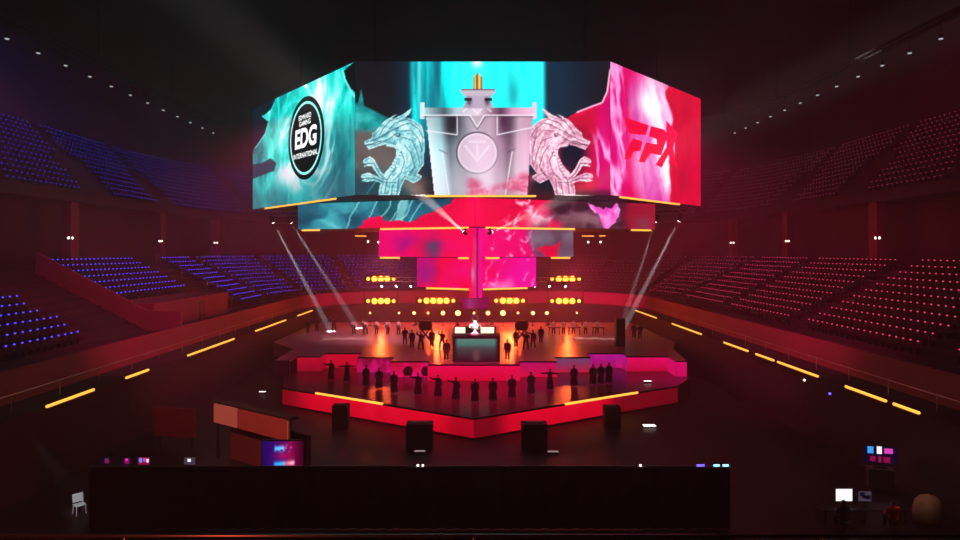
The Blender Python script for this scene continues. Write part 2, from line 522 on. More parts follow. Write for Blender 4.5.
def art_right(s, v):
    x, y = s * 18.3, v * 11.5
    w = fbm(x * .22, y * .22, 60)
    r = np.hypot((x - 7.7) * np.where(x < 7.7, 1.15, .9), (y - 5.6) * .62)
    st = ridge(x * .42 + 1.5 * w - .12 * y, y * .09 + .7 * w, 62, 3)
    c = ramp(fbm(x * .3 + w, y * .3, 64) * 1.1, [(0, (150, 0, 70)), (.5, (214, 4, 84)), (1, (236, 40, 140))])
    pale = sst(6.0, 3.4, r + 2.4 * (w - .5) + 2.2 * (st - .6))
    pc = ramp(sst(.4, .95, st) * .7 + .5 * fbm(x * .5 + 2 * w, y * .35, 63) , [(0, (196, 20, 130)), (.3, (228, 110, 186)), (.55, (244, 186, 226)), (.8, (252, 226, 244)), (1, (255, 250, 255))])
    c = c * (1 - pale[..., None]) + pc * pale[..., None]
    c = put(c, sst(3.4, 1.2, x) * .75, (206, 2, 112))
    c = put(c, sst(.7, .9, st) * sst(4.2, 2.6, x) * .8, (250, 170, 228))
    c = put(c, np.exp(-((x - 6.6) / 2.0) ** 2 - ((y - 2.6) / 1.3) ** 2) * .95, (255, 250, 254))
    arcs = ridge((np.hypot(x - 9, y - 3.0)) * .55, np.arctan2(y - 3, x - 9) * .8, 66, 2)
    c = put(c, sst(.72, .93, arcs) * sst(6.4, 4.0, x) * sst(.3, .55, v) * .85, (250, 196, 236))
    c = put(c, sst(.6, .9, st) * sst(4.6, 2.4, x) * .75, (248, 160, 220))
    c = put(c, sst(.45, .2, st) * sst(5.0, 2.4, x) * .6, (120, 0, 80))
    edge = 11.4 + 2.6 * (fbm(y * .35, y * .1, 68) - .5) - 1.1 * np.exp(-((y - 1) / 1.2) ** 2)
    red = sst(-.25, .3, x - edge)
    c = c * (1 - red[..., None]) + ramp(fbm(x * .4, y * .3, 69), [(0, (170, 0, 36)), (1, (226, 4, 54))]) * red[..., None]
    c = put(c, ((np.abs(x - 11.7) < .55) & (y > 4.6) & (y < 7.2)).astype(float) * .7, (248, 190, 226))
    return c


def art_tier2(p, v):
    # p: -1..1 from the left end to the right end, v: 0..1 down
    p0 = p
    p, v = p + .07 * (fbm(p * 9, v * 2.2, 170, 3) - .5), v + .5 * (fbm(p * 11, v * 2.5, 171, 4) - .5)
    w = fbm(p * 5, v * 1.2, 70)
    c = ramp(fbm(p * 6 + w, v * 1.5 + w, 72) * 1.1, [(0, (8, 42, 62)), (.5, (22, 96, 120)), (.8, (60, 160, 172)), (1, (130, 210, 214))])
    c = put(c, inpoly(p0, v, [(-.54, .02), (-.4, -.1), (-.36, .5), (-.47, .9)]) * .6, (10, 70, 74))
    for q in (-.68, -.57, -.5, -.44, -.38, -.33):
        c = put(c, stroke(p0 * 18, v * 2.6, [(q * 18 + 1.0, 0), (q * 18 - .6, 2.6)], .09) * .75, (150, 225, 222))
    dl = ridge((p * 16 + v * 1.1), v * .15, 73, 2)
    c = put(c, sst(.8, .97, dl) * sst(-.75, -.55, p) * .7, (150, 220, 220))
    b = np.interp(p, [-1, -.66, -.62, -.57, -.5, -.46, -.36, -.24, -.18, 0, 1], [1.3, 1.05, .8, .62, .55, .68, .82, .55, .3, -.5, -.5])
    red = sst(-.03, .03, v - b)
    rc = ramp(fbm(p * 9 + 2 * w, v * 2, 75), [(0, (196, 0, 60)), (.5, (222, 2, 58)), (1, (228, 10, 96))])
    c = c * (1 - red[..., None]) + rc * red[..., None]
    # right half: white strokes, grey smoke, lotus, dark red
    h = sst(.08, .2, p)
    st = ridge(p * 14 + v * 1.4, v * 1.1 - p * 4, 77, 3)
    c = put(c, sst(.7, .92, st) * h * sst(.5, .36, p) * .9, (250, 190, 214))
    c = put(c, np.exp(-((p - .33) / .07) ** 2 - ((v - .75) / .3) ** 2) * .8, (250, 200, 210))
    c = put(c, sst(.33, .47, p + .25 * (fbm(p * 7, v * 1.6, 180) - .5)) * .93, ramp(fbm(p * 8, v * 2, 79), [(0, (20, 12, 22)), (.35, (52, 26, 38)), (.65, (118, 84, 96)), (1, (150, 120, 126))]))
    c = put(c, sst(.78, .86, p) * .85, (158, 10, 40))
    c = put(c, np.exp(-((p - .92) / .05) ** 2 - ((v - .8) / .3) ** 2) * .6, (110, 60, 76))
    lo = inpoly(p, v, [(.62, -.01), (.665, .14), (.68, .3), (.70, .16), (.73, .26), (.76, .0), (.8, .3), (.79, .5), (.755, .72), (.72, .95), (.69, .9), (.675, .62), (.64, .42)])
    c = c * (1 - lo[..., None]) + ramp(ridge(p * 18, v * 2, 80), [(0, (180, 20, 120)), (.6, (236, 80, 190)), (1, (250, 180, 230))]) * lo[..., None]
    return c


def art_tier3(p, v):
    p, v = p + .1 * (fbm(p * 5, v * 2, 172, 3) - .5), v + .5 * (fbm(p * 6, v * 2.2, 173, 4) - .5)
    w = fbm(p * 4, v * 1.5, 82)
    c = ramp(.75 * fbm(p * 4 + w, v * 1.5 + w, 83) + .3 * p, [(0, (222, 0, 96)), (.45, (226, 2, 60)), (.7, (222, 4, 78)), (1, (224, 18, 130))])
    c = put(c, np.exp(-((p + .72) / .13) ** 2 - ((v - .5) / .32) ** 2) * .75, (150, 10, 122))
    c = put(c, np.exp(-((p + .42) / .1) ** 2 - ((v - .72) / .4) ** 2) * .95, (62, 62, 96))
    c = put(c, sst(0, .08, p) * .6, (222, 4, 122))
    st = ridge(p * 7 + v * .8, v * 1.3 - p * 3, 86, 3)
    c = put(c, sst(.82, .97, st) * sst(.02, .15, p) * .8, (250, 190, 225))
    g = sst(.46, .62, p + .25 * (w - .5) - .12 * v)
    c = put(c, g * .9, ramp(fbm(p * 6, v * 2, 87), [(0, (72, 44, 60)), (.6, (98, 92, 104)), (1, (104, 136, 140))]))
    rd = inpoly(p, v, [(.62, .6), (.8, .5), (.86, .35), (.84, 1.01), (.7, 1.01)])
    c = put(c, rd * .95, (214, 6, 54))
    return c


def art_tier4(p, v):
    p, v = p + .12 * (fbm(p * 4, v * 2, 174, 3) - .5), v + .4 * (fbm(p * 5, v * 2.2, 175, 4) - .5)
    w = fbm(p * 3, v * 1.5, 91)
    c = ramp(.7 * w + .4 * p + .3, [(0, (150, 8, 104)), (.3, (196, 2, 92)), (.5, (224, 0, 50)), (.62, (222, 2, 84)), (1, (224, 10, 138))])
    c = put(c, np.exp(-((p + .85) / .2) ** 2 - ((v - .5) / .4) ** 2) * .7, (132, 28, 118))
    st = ridge(p * 5 + v * .7, v * 1.6 - p * 2, 94, 3)
    c = put(c, sst(.8, .97, st) * sst(0, .1, p) * .7, (246, 160, 214))
    c = put(c, sst(.6, 1, v) * sst(.1, .3, p) * sst(.7, .5, p) * .45, (246, 190, 226))
    return c


def art_red(t, v, seed, top=(226, 4, 60), low=(150, 0, 24), glow=(240, 20, 120), k=.35):
    n = fbm(t * 3, v * 1.3, seed)
    c = ramp(.8 * v + .4 * (n - .5), [(0, top), (.55, ((top[0] + low[0]) / 2, (top[1] + low[1]) / 2, (top[2] + low[2]) / 2)), (1, low)])
    return put(c, sst(.45, .8, fbm(t * 4, v * 1.5, seed + 3)) * k, glow)


def led_grid(name, p00, p10, z0, z1, nx, ny, fn, parent, off=.03, mat='led', ndir=None):
    """A wall of LED pixels between the plan points p00 and p10 (seen left to right), z0 below z1."""
    d = Vector((p10[0] - p00[0], p10[1] - p00[1], 0))
    n = Vector((d.y, -d.x, 0)).normalized() * off
    i = np.linspace(0, 1, nx + 1)
    j = np.linspace(0, 1, ny + 1)
    I, J = np.meshgrid(i, j)                       # J: 0 top, 1 bottom
    X = p00[0] + d.x * I + n.x
    Y = p00[1] + d.y * I + n.y
    Z = z1 + (z0 - z1) * J
    vs = np.stack([X, Y, Z], -1).reshape(-1, 3)
    k = np.arange((nx + 1) * (ny + 1)).reshape(ny + 1, nx + 1)
    q = np.stack([k[1:, :-1], k[1:, 1:], k[:-1, 1:], k[:-1, :-1]], -1).reshape(-1, 4)
    me = bpy.data.meshes.new(name)
    me.from_pydata(vs.tolist(), [], q.tolist())
    col = lin(np.clip(fn(I, J), 0, 255)).reshape(-1, 3)
    a = me.color_attributes.new('led', 'FLOAT_COLOR', 'POINT')
    a.data.foreach_set('color', np.concatenate([col, np.ones((len(col), 1))], 1).astype(np.float32).ravel())
    me.materials.append(M[mat])
    return link(name, me, parent)


def tube_part(p0, p1, parent, name='light_tube', r=.085):
    mb = MB().cyl(p0, p1, r, n=8)
    o = mb.build(name, M['tube'], parent)
    o['label'] = 'glowing amber light tube'
    return o


# ------------------------------------------------------------------ the bowl
CX, CY = 11.5, 93.0


def path(r, y0=4.0, arc=14):
    R = r - CX
    p = [(r, y, 1, 0) for y in np.linspace(y0, CY, 10)]
    p += [(CX + R * math.cos(a), CY + R * math.sin(a), math.cos(a), math.sin(a)) for a in np.linspace(0, PI / 2, arc + 1)[1:]]
    q = [(-x, y, -nx, ny) for x, y, nx, ny in reversed(p)]
    return p + q


def sweep(name, prof, mat, mats=None):
    mb = MB()
    rows = [[(x, y, z) for x, y, _, _ in path(r)] for r, z in prof]
    n = len(rows[0])
    for a, b in zip(rows[:-1], rows[1:]):
        mb.add(a + b, [(i, i + 1, n + i + 1, n + i) for i in range(n - 1)])
    return struct(mb.build(name, mat))


sweep('wall_rink', [(23.5, 0), (23.5, 4.5), (26, 4.5)], M['ceil'])
sweep('wall_lower_stand', [(26, 4.5), (26, 6.4), (26.25, 6.4), (26.25, 5.7)], M['wallpaint'])
LOW = [(29.4 + 1.02 * i, 6.05 + .53 * i) for i in range(11)]
UP = [(41.3 + .8 * j, 18.9 + .68 * j) for j in range(13)]
prof = [(26.25, 5.7), (29.4, 5.7)]
for i, (r, z) in enumerate(LOW):
    prof += [(r, z), (r + 1.02, z)]
prof += [(45, LOW[-1][1])]
sweep('floor_lower_terrace', prof, M['concrete'])
sweep('wall_concourse', [(45, LOW[-1][1]), (45, 18.2), (41, 18.2)], M['walldark'])
sweep('wall_upper_fascia', [(41, 18.2), (41, 19.3), (41.12, 19.3), (41.12, 18.6), (41.3, 18.6)], M['dark'])
prof = [(41.3, 18.6)]
for r, z in UP:
    prof += [(r, z), (r + .8, z)]
sweep('floor_upper_terrace', prof, M['concrete'])
sweep('wall_bowl', [(UP[-1][0] + .8, UP[-1][1]), (UP[-1][0] + .8, 38)], M['ceil'])
mb = MB().add([(-60, -12, 0), (60, -12, 0), (60, 150, 0), (-60, 150, 0)], [(0, 1, 2, 3)])
struct(mb.build('floor', M['floor']))
mb = MB().box((0, 68, 38.25), (130, 160, .5))
struct(mb.build('ceiling', M['ceil']))

# pillars between the tiers with paired lamps
PY = [50, 67, 86, 102]
tl = None
for side in (-1, 1):
    for k, y in enumerate(PY):
        r = 42.2
        if y > CY:
            a = (y - CY) / (r - CX) * .95
            x, yy = CX + (r - CX) * math.cos(a), CY + (r - CX) * math.sin(a)
        else:
            x, yy, a = r, y, 0
        struct(MB().box((side * x, yy, (LOW[-1][1] + 18.2) / 2), (.9, 1.4, 18.2 - LOW[-1][1])).build('trim_pillar', M['wallpaint']))
        if k == 0:
            continue
        lab = 'pair of small white lamps on the %s pillar above the %s stand' % (['nearest lamp-bearing', 'second lamp-bearing', 'farthest'][k - 1], 'blue' if side < 0 else 'red')
        t = thing('twin_wall_lamp', lab, 'wall lamp', (side * (x - .46), yy - .8, 14.45), side * a, 'paired lamps between the tiers')
        MB().box((0, 0, 0), (.12, .9, .2)).build('bracket', M['black'], t)
        for d in (-.32, .32):
            h = MB().box((-side * .14, d - .02, 0), (.2, .36, .3)).build('lamp_head', M['black'], t)
            MB().cyl((-side * .14, d - .21, 0), (-side * .14, d - .24, 0), .13, n=10).build('lens', M['twin'], h)

# small lamps on the far end wall
for k, (x, z) in enumerate([(-20.5, 15.0), (-18.6, 14.9), (-17.2, 14.7), (-15.5, 14.6), (-12.5, 15.2), (-8.6, 15.3), (16.6, 15.2), (18.2, 15.1), (22.0, 14.9), (24.2, 14.9)]):
    y = 126.0 if abs(x) < 12 else 126.2 - (abs(x) - 12) ** 2 * .02
    t = thing('bulkhead_lamp', 'small round white lamp on the far end wall, %s from its blue end' % ORD[k], 'wall lamp', (x, y - .9, z), 0, 'bulkhead lamps of the far end')
    MB().cyl((0, .2, 0), (0, .02, 0), .26, n=10).build('housing', M['black'], t)
    MB().cyl((0, .02, 0), (0, -.03, 0), .2, n=10).build('lens', M['twin'], t)

for k, (x, y, w, what) in enumerate(((-22.0, 124.2, 2.2, 'beyond the blue side of the stage'), (22.1, 124.2, 2.3, 'longer of two beyond the red side'), (24.7, 123.2, 1.2, 'shorter of two beyond the red side'))):
    t = thing('far_wall_light', 'amber light tube high on the far end wall, ' + what, 'light tube', (x, y, 16.1), -math.copysign(.3, x), 'amber tubes on the far wall')
    MB().box((0, .1, 0), (w, .12, .2)).build('housing', M['black'], t)
    MB().cyl((-w / 2, 0, 0), (w / 2, 0, 0), .1, n=8).build('tube', M['tube'], t)

# ------------------------------------------------------------------ seats
def seat_boxes():
    b = MB()
    b.box((0, -.22, .43), (.5, .42, .06))
    b.box((0, .02, .68), (.5, .05, .46), tilt=-.15)
    b.box((0, -.06, .2), (.08, .2, .4))
    return b


def at_arc(r, s):
    """The point at arc length s from the end of the bowl's centre line (s > 0: right), with the outward normal."""
    sg = 1 if s >= 0 else -1
    a = abs(s)
    R = r - CX
    if a < CX:
        return sg * a, CY + R, 0.0, 1.0, 'end'
    a -= CX
    if a < R * PI / 2:
        t = PI / 2 - a / R
        return sg * (CX + R * math.cos(t)), CY + R * math.sin(t), sg * math.cos(t), math.sin(t), t
    a -= R * PI / 2
    return sg * r, CY - a, sg * 1.0, 0.0, 'side'


seats = []
LA_R, LA_L = [(41.2, 1.3), (59, 1.3), (76, 1.2), (91, 1.1)], [(53.8, 4.7), (79, 3.4), (91.5, 1.2)]
UA = [(55, 2.4), (72.5, 2.4), (88, 2.2)]
for tier, rows in (('low', LOW), ('up', UP)):
    for i, (r, z) in enumerate(rows):
        rr = r + (.62 if tier == 'low' else .5)
        total = CX + (rr - CX) * PI / 2 + (CY - 28)
        n = int(2 * total / .74)
        for k in range(n):
            s = -total + (k + .5) * 2 * total / n
            x, y, nx, ny, w = at_arc(rr, s)
            px = 474 + 640 * x / y
            if px < -60 or px > 1020:
                continue
            slope = .45 * i if tier == 'up' else .12 * i
            if w == 'side':
                A = UA if tier == 'up' else (LA_R if x > 0 else LA_L)
                ofs = (.28 * i - 1.2) if tier == 'up' else 0
                gw = 1.0 if tier == 'low' else (1.25 if i < 7 else .45)
                if any(abs(y - a - ofs) < h * gw for a, h in A):
                    continue
                if tier == 'low' and x < 0 and 57.9 < y < 76 and i < 4:
                    continue
            elif w == 'end':
                if abs(abs(x) - 5.8) < .8:
                    continue
            elif min(abs(w - q) for q in (.0, .52, 1.05, 1.57)) * (rr - CX) < .8:
                continue
            seats.append((x, y, z, nx, ny, tier, 'b' if x < -6 else 'r', i))
seats.sort(key=lambda s: s[0] ** 2 + s[1] ** 2 + (s[2] - 13) ** 2)
inframe = [k for k, s in enumerate(seats) if 4 < 474 + 640 * s[0] / s[1] < 956 and s[5] == 'low'][:300]
own = set(inframe)
sm = seat_boxes().mesh('stadium_seat', M['seat'])
lights = {}
for nm, mt in (('b', 'blue_dot'), ('r', 'red_dot'), ('bu', 'blue_up'), ('ru', 'pink_dot')):
    lights[nm] = MB().box((0, -.06, .93), (.09, .08, .09)).mesh('seat_light', M[mt])
for k in inframe:
    x, y, z, nx, ny, tier, c, i = seats[k]
    o = link('stadium_seat', sm, None, (x, y, z), math.atan2(ny, nx) - PI / 2)
    if c == 'b':
        blk = 'nearest block' if y < 49.5 else 'second block'
        tag(o, 'dark stadium seat with a glowing blue point, ' + blk + ' of the lower blue stand', 'seat', 'blue lit seats, ' + blk)
    else:
        blk = 'nearest block' if y < 41 else ('second block' if y < 59 else 'third block')
        tag(o, 'dark stadium seat with a glowing red point, ' + blk + ' of the lower red stand', 'seat', 'red lit seats, ' + blk)
    l = link('seat_light', lights[c], o)
    l['label'] = 'glowing %s light point on the seat back' % ('blue' if c == 'b' else 'red')


def seat_mass():
    b = seat_boxes()
    sv, sf = np.array(b.v), np.array(b.f)
    lb = MB().box((0, -.06, .93), (.09, .08, .09))
    lv, lf = np.array(lb.v), np.array(lb.f)
    pv = np.concatenate([sv, lv])
    pf = np.concatenate([sf, lf + len(sv)])
    rest = [s for k, s in enumerate(seats) if k not in own]
    V, F, MI = [], [], []
    idx = {'b': 1, 'r': 2}
    for k, (x, y, z, nx, ny, tier, c, i) in enumerate(rest):
        a = math.atan2(ny, nx) - PI / 2
        ca, sa = math.cos(a), math.sin(a)
        q = np.stack([pv[:, 0] * ca - pv[:, 1] * sa + x, pv[:, 0] * sa + pv[:, 1] * ca + y, pv[:, 2] + z], -1)
        V.append(q)
        F.append(pf + k * len(pv))
        MI += [0] * len(sf) + [idx[c] + (2 if tier == 'up' else 0)] * len(lf)
    me = bpy.data.meshes.new('stadium_seating')
    me.from_pydata(np.concatenate(V).tolist(), [], np.concatenate(F).tolist())
    for m in ('seat', 'blue_dot', 'red_dot', 'blue_up', 'pink_dot'):
        me.materials.append(M[m])
    me.polygons.foreach_set('material_index', MI)
    o = link('stadium_seating', me)
    tag(o, 'rows of further stadium seats with blue and red light points around the bowl', 'seating', kind='stuff')


seat_mass()

# concrete wall under the second blue block, vomitory wall beside it
mb = MB().box((-31.1, 67, 7.1), (4.0, 17.6, 2.4)).box((-33.05, 67, 8.35), (.2, 17.6, .1))
struct(mb.build('wall_vomitory', M['wallpaint']))
struct(MB().box((-29.07, 68.5, 6.75), (.06, 1.3, 2.1)).build('door_1', M['black']))
pts = [(-26.4, 6.0), (-26.4, 7.6), (-29.4, 7.7), (-39.5, 13.0), (-39.5, 11.0), (-29.4, 5.9)]
b = MB()
n = len(pts)
b.add([(x, 57.6, z) for x, z in pts] + [(x, 57.95, z) for x, z in pts], [tuple(range(n)), tuple(range(2 * n - 1, n - 1, -1))] + [(i, n + i, n + (i + 1) % n, (i + 1) % n) for i in range(n)])
struct(b.build('wall_stair_side', M['wallpaint']))


def handrail(name, label, pts, posts, r=.028, drop=.9, mat='steel'):
    t = thing(name, label, 'handrail', (0, 0, 0))
    b = MB()
    for p, q in zip(pts[:-1], pts[1:]):
        b.cyl(p, q, r, n=8)
    b.build('top_rail', M[mat], t)
    for p in posts:
        MB().cyl((p[0], p[1], p[2] - drop), p, r * .8, n=6).build('post', M[mat], t)
    return t


for s in (-1, 1):
    handrail('handrail', 'long pale steel handrail along the ledge below the %s stand' % ('blue' if s < 0 else 'red'),
             [(s * 24.6, 30, 5.4), (s * 24.6, 60, 5.4), (s * 24.6, 92, 5.4)], [(s * 24.6, y, 5.4) for y in range(30, 93, 4)])
handrail('handrail', 'sloping pale handrail beside the stairs between the two far blue blocks', [(-30.5, 80.6, 7.9), (-40, 80.6, 12.6)], [(-30.5, 80.6, 7.85), (-33.6, 80.6, 9.4), (-36.8, 80.6, 11.0), (-40, 80.6, 12.55)], drop=1.2)

# amber tubes along the rink wall
for side, spans in ((-1, [(35, 39.3), (43, 45.9), (52.3, 62.3), (68.5, 79.4), (84.8, 92.4)]), (1, [(33.6, 35.6), (36.3, 40.2), (43.5, 49.2), (49.9, 53), (54.6, 59.8), (65.8, 75.4), (82, 92.6)])):
    for k, (a, b) in enumerate(spans):
        t = thing('rink_wall_light', 'amber light tube on the wall edge below the %s stand, %s from the camera' % ('blue' if side < 0 else 'red', ORD[k]), 'light tube', (side * 23.36, (a + b) / 2, 4.55), 0, 'amber tubes on the rink wall')
        h = (b - a) / 2
        MB().box((0, 0, -.13), (.2, b - a, .1)).build('housing', M['black'], t)
        MB().cyl((0, -h, 0), (0, h, 0), .085, n=8).build('tube', M['tube'], t)

# ------------------------------------------------------------------ ceiling lamps
proto = None
for side in (-1, 1):
    for k in range(12):
        y = 46.6 + 3.35 * k
        lab = 'small white lamp in the ceiling row over the %s stand, %s from the camera' % ('blue' if side < 0 else 'red', ORD[k])
        t = thing('ceiling_lamp', lab, 'ceiling lamp', (side * 34, y, 28.5), 0, 'ceiling lamps over the stands')
        MB().cyl((0, 0, .35), (0, 0, .05), .1, .17, n=10).build('lamp_shade', M['black'], t)
        MB().cyl((0, 0, .05), (0, 0, -.02), .14, n=10).build('lens', M['dot'], t)
        MB().cyl((0, 0, .35), (0, 0, 1.3), .03, n=6).build('hanging_rod', M['black'], t)
    g = thing('lighting_gantry', 'black gantry that carries the ceiling lamps over the %s stand' % ('blue' if side < 0 else 'red'), 'gantry', (side * 34, 65, 30))
    for dx in (-.4, .4):
        MB().box((dx, 0, 0), (.14, 46, .14)).build('chord', M['black'], g)
    b = MB()
    for k in range(46):
        b.cyl((-.4, -23 + k, 0), (.4, -22 + k, 0), .04, n=6)
    b.build('lattice', M['black'], g)
    for y in (-22, -7, 7, 22):
        MB().cyl((0, y, 0), (0, y, 8), .04, n=6).build('hanging_cable', M['black'], g)

# ------------------------------------------------------------------ the hanging screens
P1 = [(-25.3, 73.3), (-10.2, 55.0), (11.7, 55.0), (24.2, 68.4), (15, 90), (-14, 90)]
s1 = thing('hanging_led_screen', 'huge topmost ring of LED screens showing a silver cup between two dragons', 'LED screen', (0, 0, 0), 0, None)
Z0, Z1 = 17.9, 29.36
MB().prism(P1, Z0, Z1).build('cabinet', M['blackcab'], s1)
pf = led_grid('display_panel', P1[1], P1[2], Z0, Z1, 340, 178, lambda i, j: art_front(i * 255, j * 133), s1)
pf['label'] = 'front panel with the silver cup and dragons'
pl = led_grid('display_panel', P1[0], P1[1], Z0, Z1, 200, 130, art_left, s1)
pl['label'] = 'teal side panel with a round black emblem'
pr = led_grid('display_panel', P1[2], P1[3], Z0, Z1, 170, 130, art_right, s1)
pr['label'] = 'magenta side panel with red slanted letters'
for a, b_ in (((-22.9, 70.2), (-12.4, 57.4)), ((-4.2, 54.7), (5.3, 54.7)), ((12.7, 55.7), (20.6, 64.2))):
    tube_part((a[0], a[1], Z0 - .12), (b_[0], b_[1], Z0 - .12), s1)
b = MB()
for x, y in ((-20, 74), (-9, 58), (10, 58), (20, 70), (0, 86)):
    MB().cyl((x, y, Z1), (x, y, 38), .08, n=6).build('hanging_cable', M['black'], s1)


def on_panel(p0, p1, s, z, off):
    d = Vector((p1[0] - p0[0], p1[1] - p0[1], 0))
    n = Vector((d.y, -d.x, 0)).normalized()
    return Vector((p0[0] + d.x * s + n.x * off, p0[1] + d.y * s + n.y * off, z))


def flat_poly(pts3, name, mat, parent):
    b = MB()
    b.add(pts3, [tuple(range(len(pts3)))])
    return b.build(name, M[mat], parent)


# round emblem
def disc(p0, p1, s, z, r0, r1, off, n=64):
    Ld = math.hypot(p1[0] - p0[0], p1[1] - p0[1])
    o, i = [], []
    for k in range(n):
        a = 2 * PI * k / n
        o.append(on_panel(p0, p1, s + r1 * math.cos(a) / Ld, z + r1 * math.sin(a), off))
        if r0 > 0:
            i.append(on_panel(p0, p1, s + r0 * math.cos(a) / Ld, z + r0 * math.sin(a), off))
    b = MB()
    if r0 > 0:
        b.add(o + i, [(k, (k + 1) % n, n + (k + 1) % n, n + k) for k in range(n)])
    else:
        b.add(o, [tuple(range(n))])
    return b


EC = (.588, 24.12)
disc(P1[0], P1[1], EC[0], EC[1], 0, 4.05, .05).build('emblem_disc', M['text_b'], pl)
disc(P1[0], P1[1], EC[0], EC[1], 3.32, 3.56, .07).build('emblem_ring', M['text_t'], pl)


def writing(body, size, s, z, p0, p1, parent, mat, off=.08, bold=0.0, sx=1.0, shear=0.0, tilt=0.0, name='lettering'):
    cu = bpy.data.curves.new(name, 'FONT')
    cu.body = body
    cu.size = size
    cu.align_x = 'CENTER'
    cu.align_y = 'CENTER'
    cu.offset = bold
    cu.shear = shear
    cu.fill_mode = 'FRONT'
    tmp = bpy.data.objects.new('tmp', cu)
    COL.objects.link(tmp)
    dg = bpy.context.evaluated_depsgraph_get()
    dg.update()
    me = bpy.data.meshes.new_from_object(tmp.evaluated_get(dg))
    bpy.data.objects.remove(tmp)
    Ld = math.hypot(p1[0] - p0[0], p1[1] - p0[1])
    ct, st = math.cos(tilt), math.sin(tilt)
    for v in me.vertices:
        x, y = v.co.x * sx, v.co.y
        x, y = x * ct - y * st, x * st + y * ct
        v.co = on_panel(p0, p1, s + x / Ld, z + y, off)
    me.materials.clear()
    me.materials.append(M[mat])
    me.name = name
    return link(name, me, parent)


writing('EDG', 2.55, EC[0], EC[1] - .02, P1[0], P1[1], pl, 'text_w', bold=.09, sx=.98, shear=.08)
writing('EDWARD', .66, EC[0] - .004, EC[1] + 2.1, P1[0], P1[1], pl, 'text_w', bold=.012)
writing('GAMING', .66, EC[0] - .004, EC[1] + 1.5, P1[0], P1[1], pl, 'text_w', bold=.012)
writing('INTERNATIONAL', .7, EC[0], EC[1] - 1.62, P1[0], P1[1], pl, 'text_w', bold=.012)
FPX = {'F': [[(.122, 24.94), (.37, 24.85), (.339, 23.87), (.175, 23.6)], [(.208, 23.25), (.301, 23.18), (.282, 22.28), (.212, 22.05), (.181, 21.29), (.122, 21.21), (.154, 22.26)]],
       'P': [[(.394, 24.87), (.541, 24.9), (.584, 24.47), (.504, 22.31), (.388, 22.25), (.324, 21.29), (.263, 21.23), (.339, 23.18), (.458, 23.28), (.454, 23.76), (.368, 23.85)]],
       'X': [[(.584, 24.92), (.705, 24.95), (.65, 23.71), (.51, 21.15), (.442, 21.3), (.584, 23.56)], [(.563, 25.86), (.694, 24.92), (.638, 23.31), (.705, 21.31), (.606, 21.96), (.563, 23.51)]]}
for k, polys in FPX.items():
    b = MB()
    for q, p in enumerate(polys):
        b.add([on_panel(P1[2], P1[3], s, z, .06 + .01 * q) for s, z in p], [tuple(range(len(p)))])
    b.build('letter', M['text_r'], pr)


def vtier(label, L, A, R, back, z0, z1, art, nx, ny, tubes):
    t = thing('hanging_led_screen', label, 'LED screen')
    MB().prism([L, A, R, (R[0], back), (L[0], back)], z0, z1 - .03).build('cabinet', M['blackcab'], t)
    a = led_grid('display_panel', L, A, z0, z1 - .03, nx, ny, lambda i, j: art(i - 1, j), t)
    b = led_grid('display_panel', A, R, z0, z1 - .03, nx, ny, lambda i, j: art(i, j), t)
    for s0, s1_ in tubes:
        (p, q, k0, k1) = (L, A, s0 + 1, s1_ + 1) if s0 < 0 else (A, R, s0, s1_)
        p0 = on_panel(p, q, k0, z0 - .1, .12)
        p1 = on_panel(p, q, k1, z0 - .1, .12)
        tube_part(p0, p1, t, r=.085)
    return t, a, b


vtier('second ring of LED screens, wide, teal on one half and red on the other', (-17.75, 64.6), (.1, 57), (18.2, 64.4), 72, 15.27, 17.86, art_tier2, 170, 34,
      [(-.97, -.86), (-.5, -.03), (.05, .52), (.85, .97)])
vtier('third ring of LED screens, red and magenta, below the wide teal one', (-9.2, 62), (.1, 58.5), (9.6, 62), 70, 12.54, 15.22, art_tier3, 100, 40,
      [(-.98, -.77), (-.16, -.04), (.1, .23), (.76, .96)])
vtier('lowest and smallest ring of LED screens, magenta, above the stage', (-5.6, 63), (.1, 60), (6.1, 63), 69, 9.58, 12.49, art_tier4, 70, 46, [(-.82, -.05), (.12, .84)])
t = thing('hanging_led_screen', 'narrow upright LED column in magenta and pale blue hanging at the centre seam', 'LED screen')
MB().box((.15, 57.9, 12.0), (1.2, .5, 6.4)).build('cabinet', M['blackcab'], t)


def art_col(i, j):
    c = ramp(i, [(0, (222, 2, 62)), (.42, (212, 4, 84)), (.6, (214, 2, 112)), (1, (222, 6, 128))])
    c = put(c, np.exp(-((i - .3) / .14) ** 2 - ((j - .66) / .13) ** 2) * .65, (190, 170, 220))
    c = put(c, np.exp(-((i - .62) / .07) ** 2) * .8, (84, 2, 50))
    return c


led_grid('display_panel', (-.45, 57.65), (.75, 57.65), 8.85, 15.18, 24, 90, art_col, t)
led_grid('side_panel', (-.45, 58.15), (-.45, 57.65), 8.85, 15.18, 6, 60, art_col, t)
MB().box((.1, 58.3, 8.35), (2.4, 1.2, .9)).build('bottom_cabinet', M['blackcab'], t)
led_grid('bottom_panel', (-1.1, 57.7), (1.3, 57.7), 7.9, 8.8, 24, 10, lambda i, j: put(np.zeros(i.shape + (3,)) + np.array((120, 8, 60)), np.exp(-((i - .3) / .15) ** 2) * .6, (150, 60, 130)), t)

# corner trusses with moving heads
MH = {}


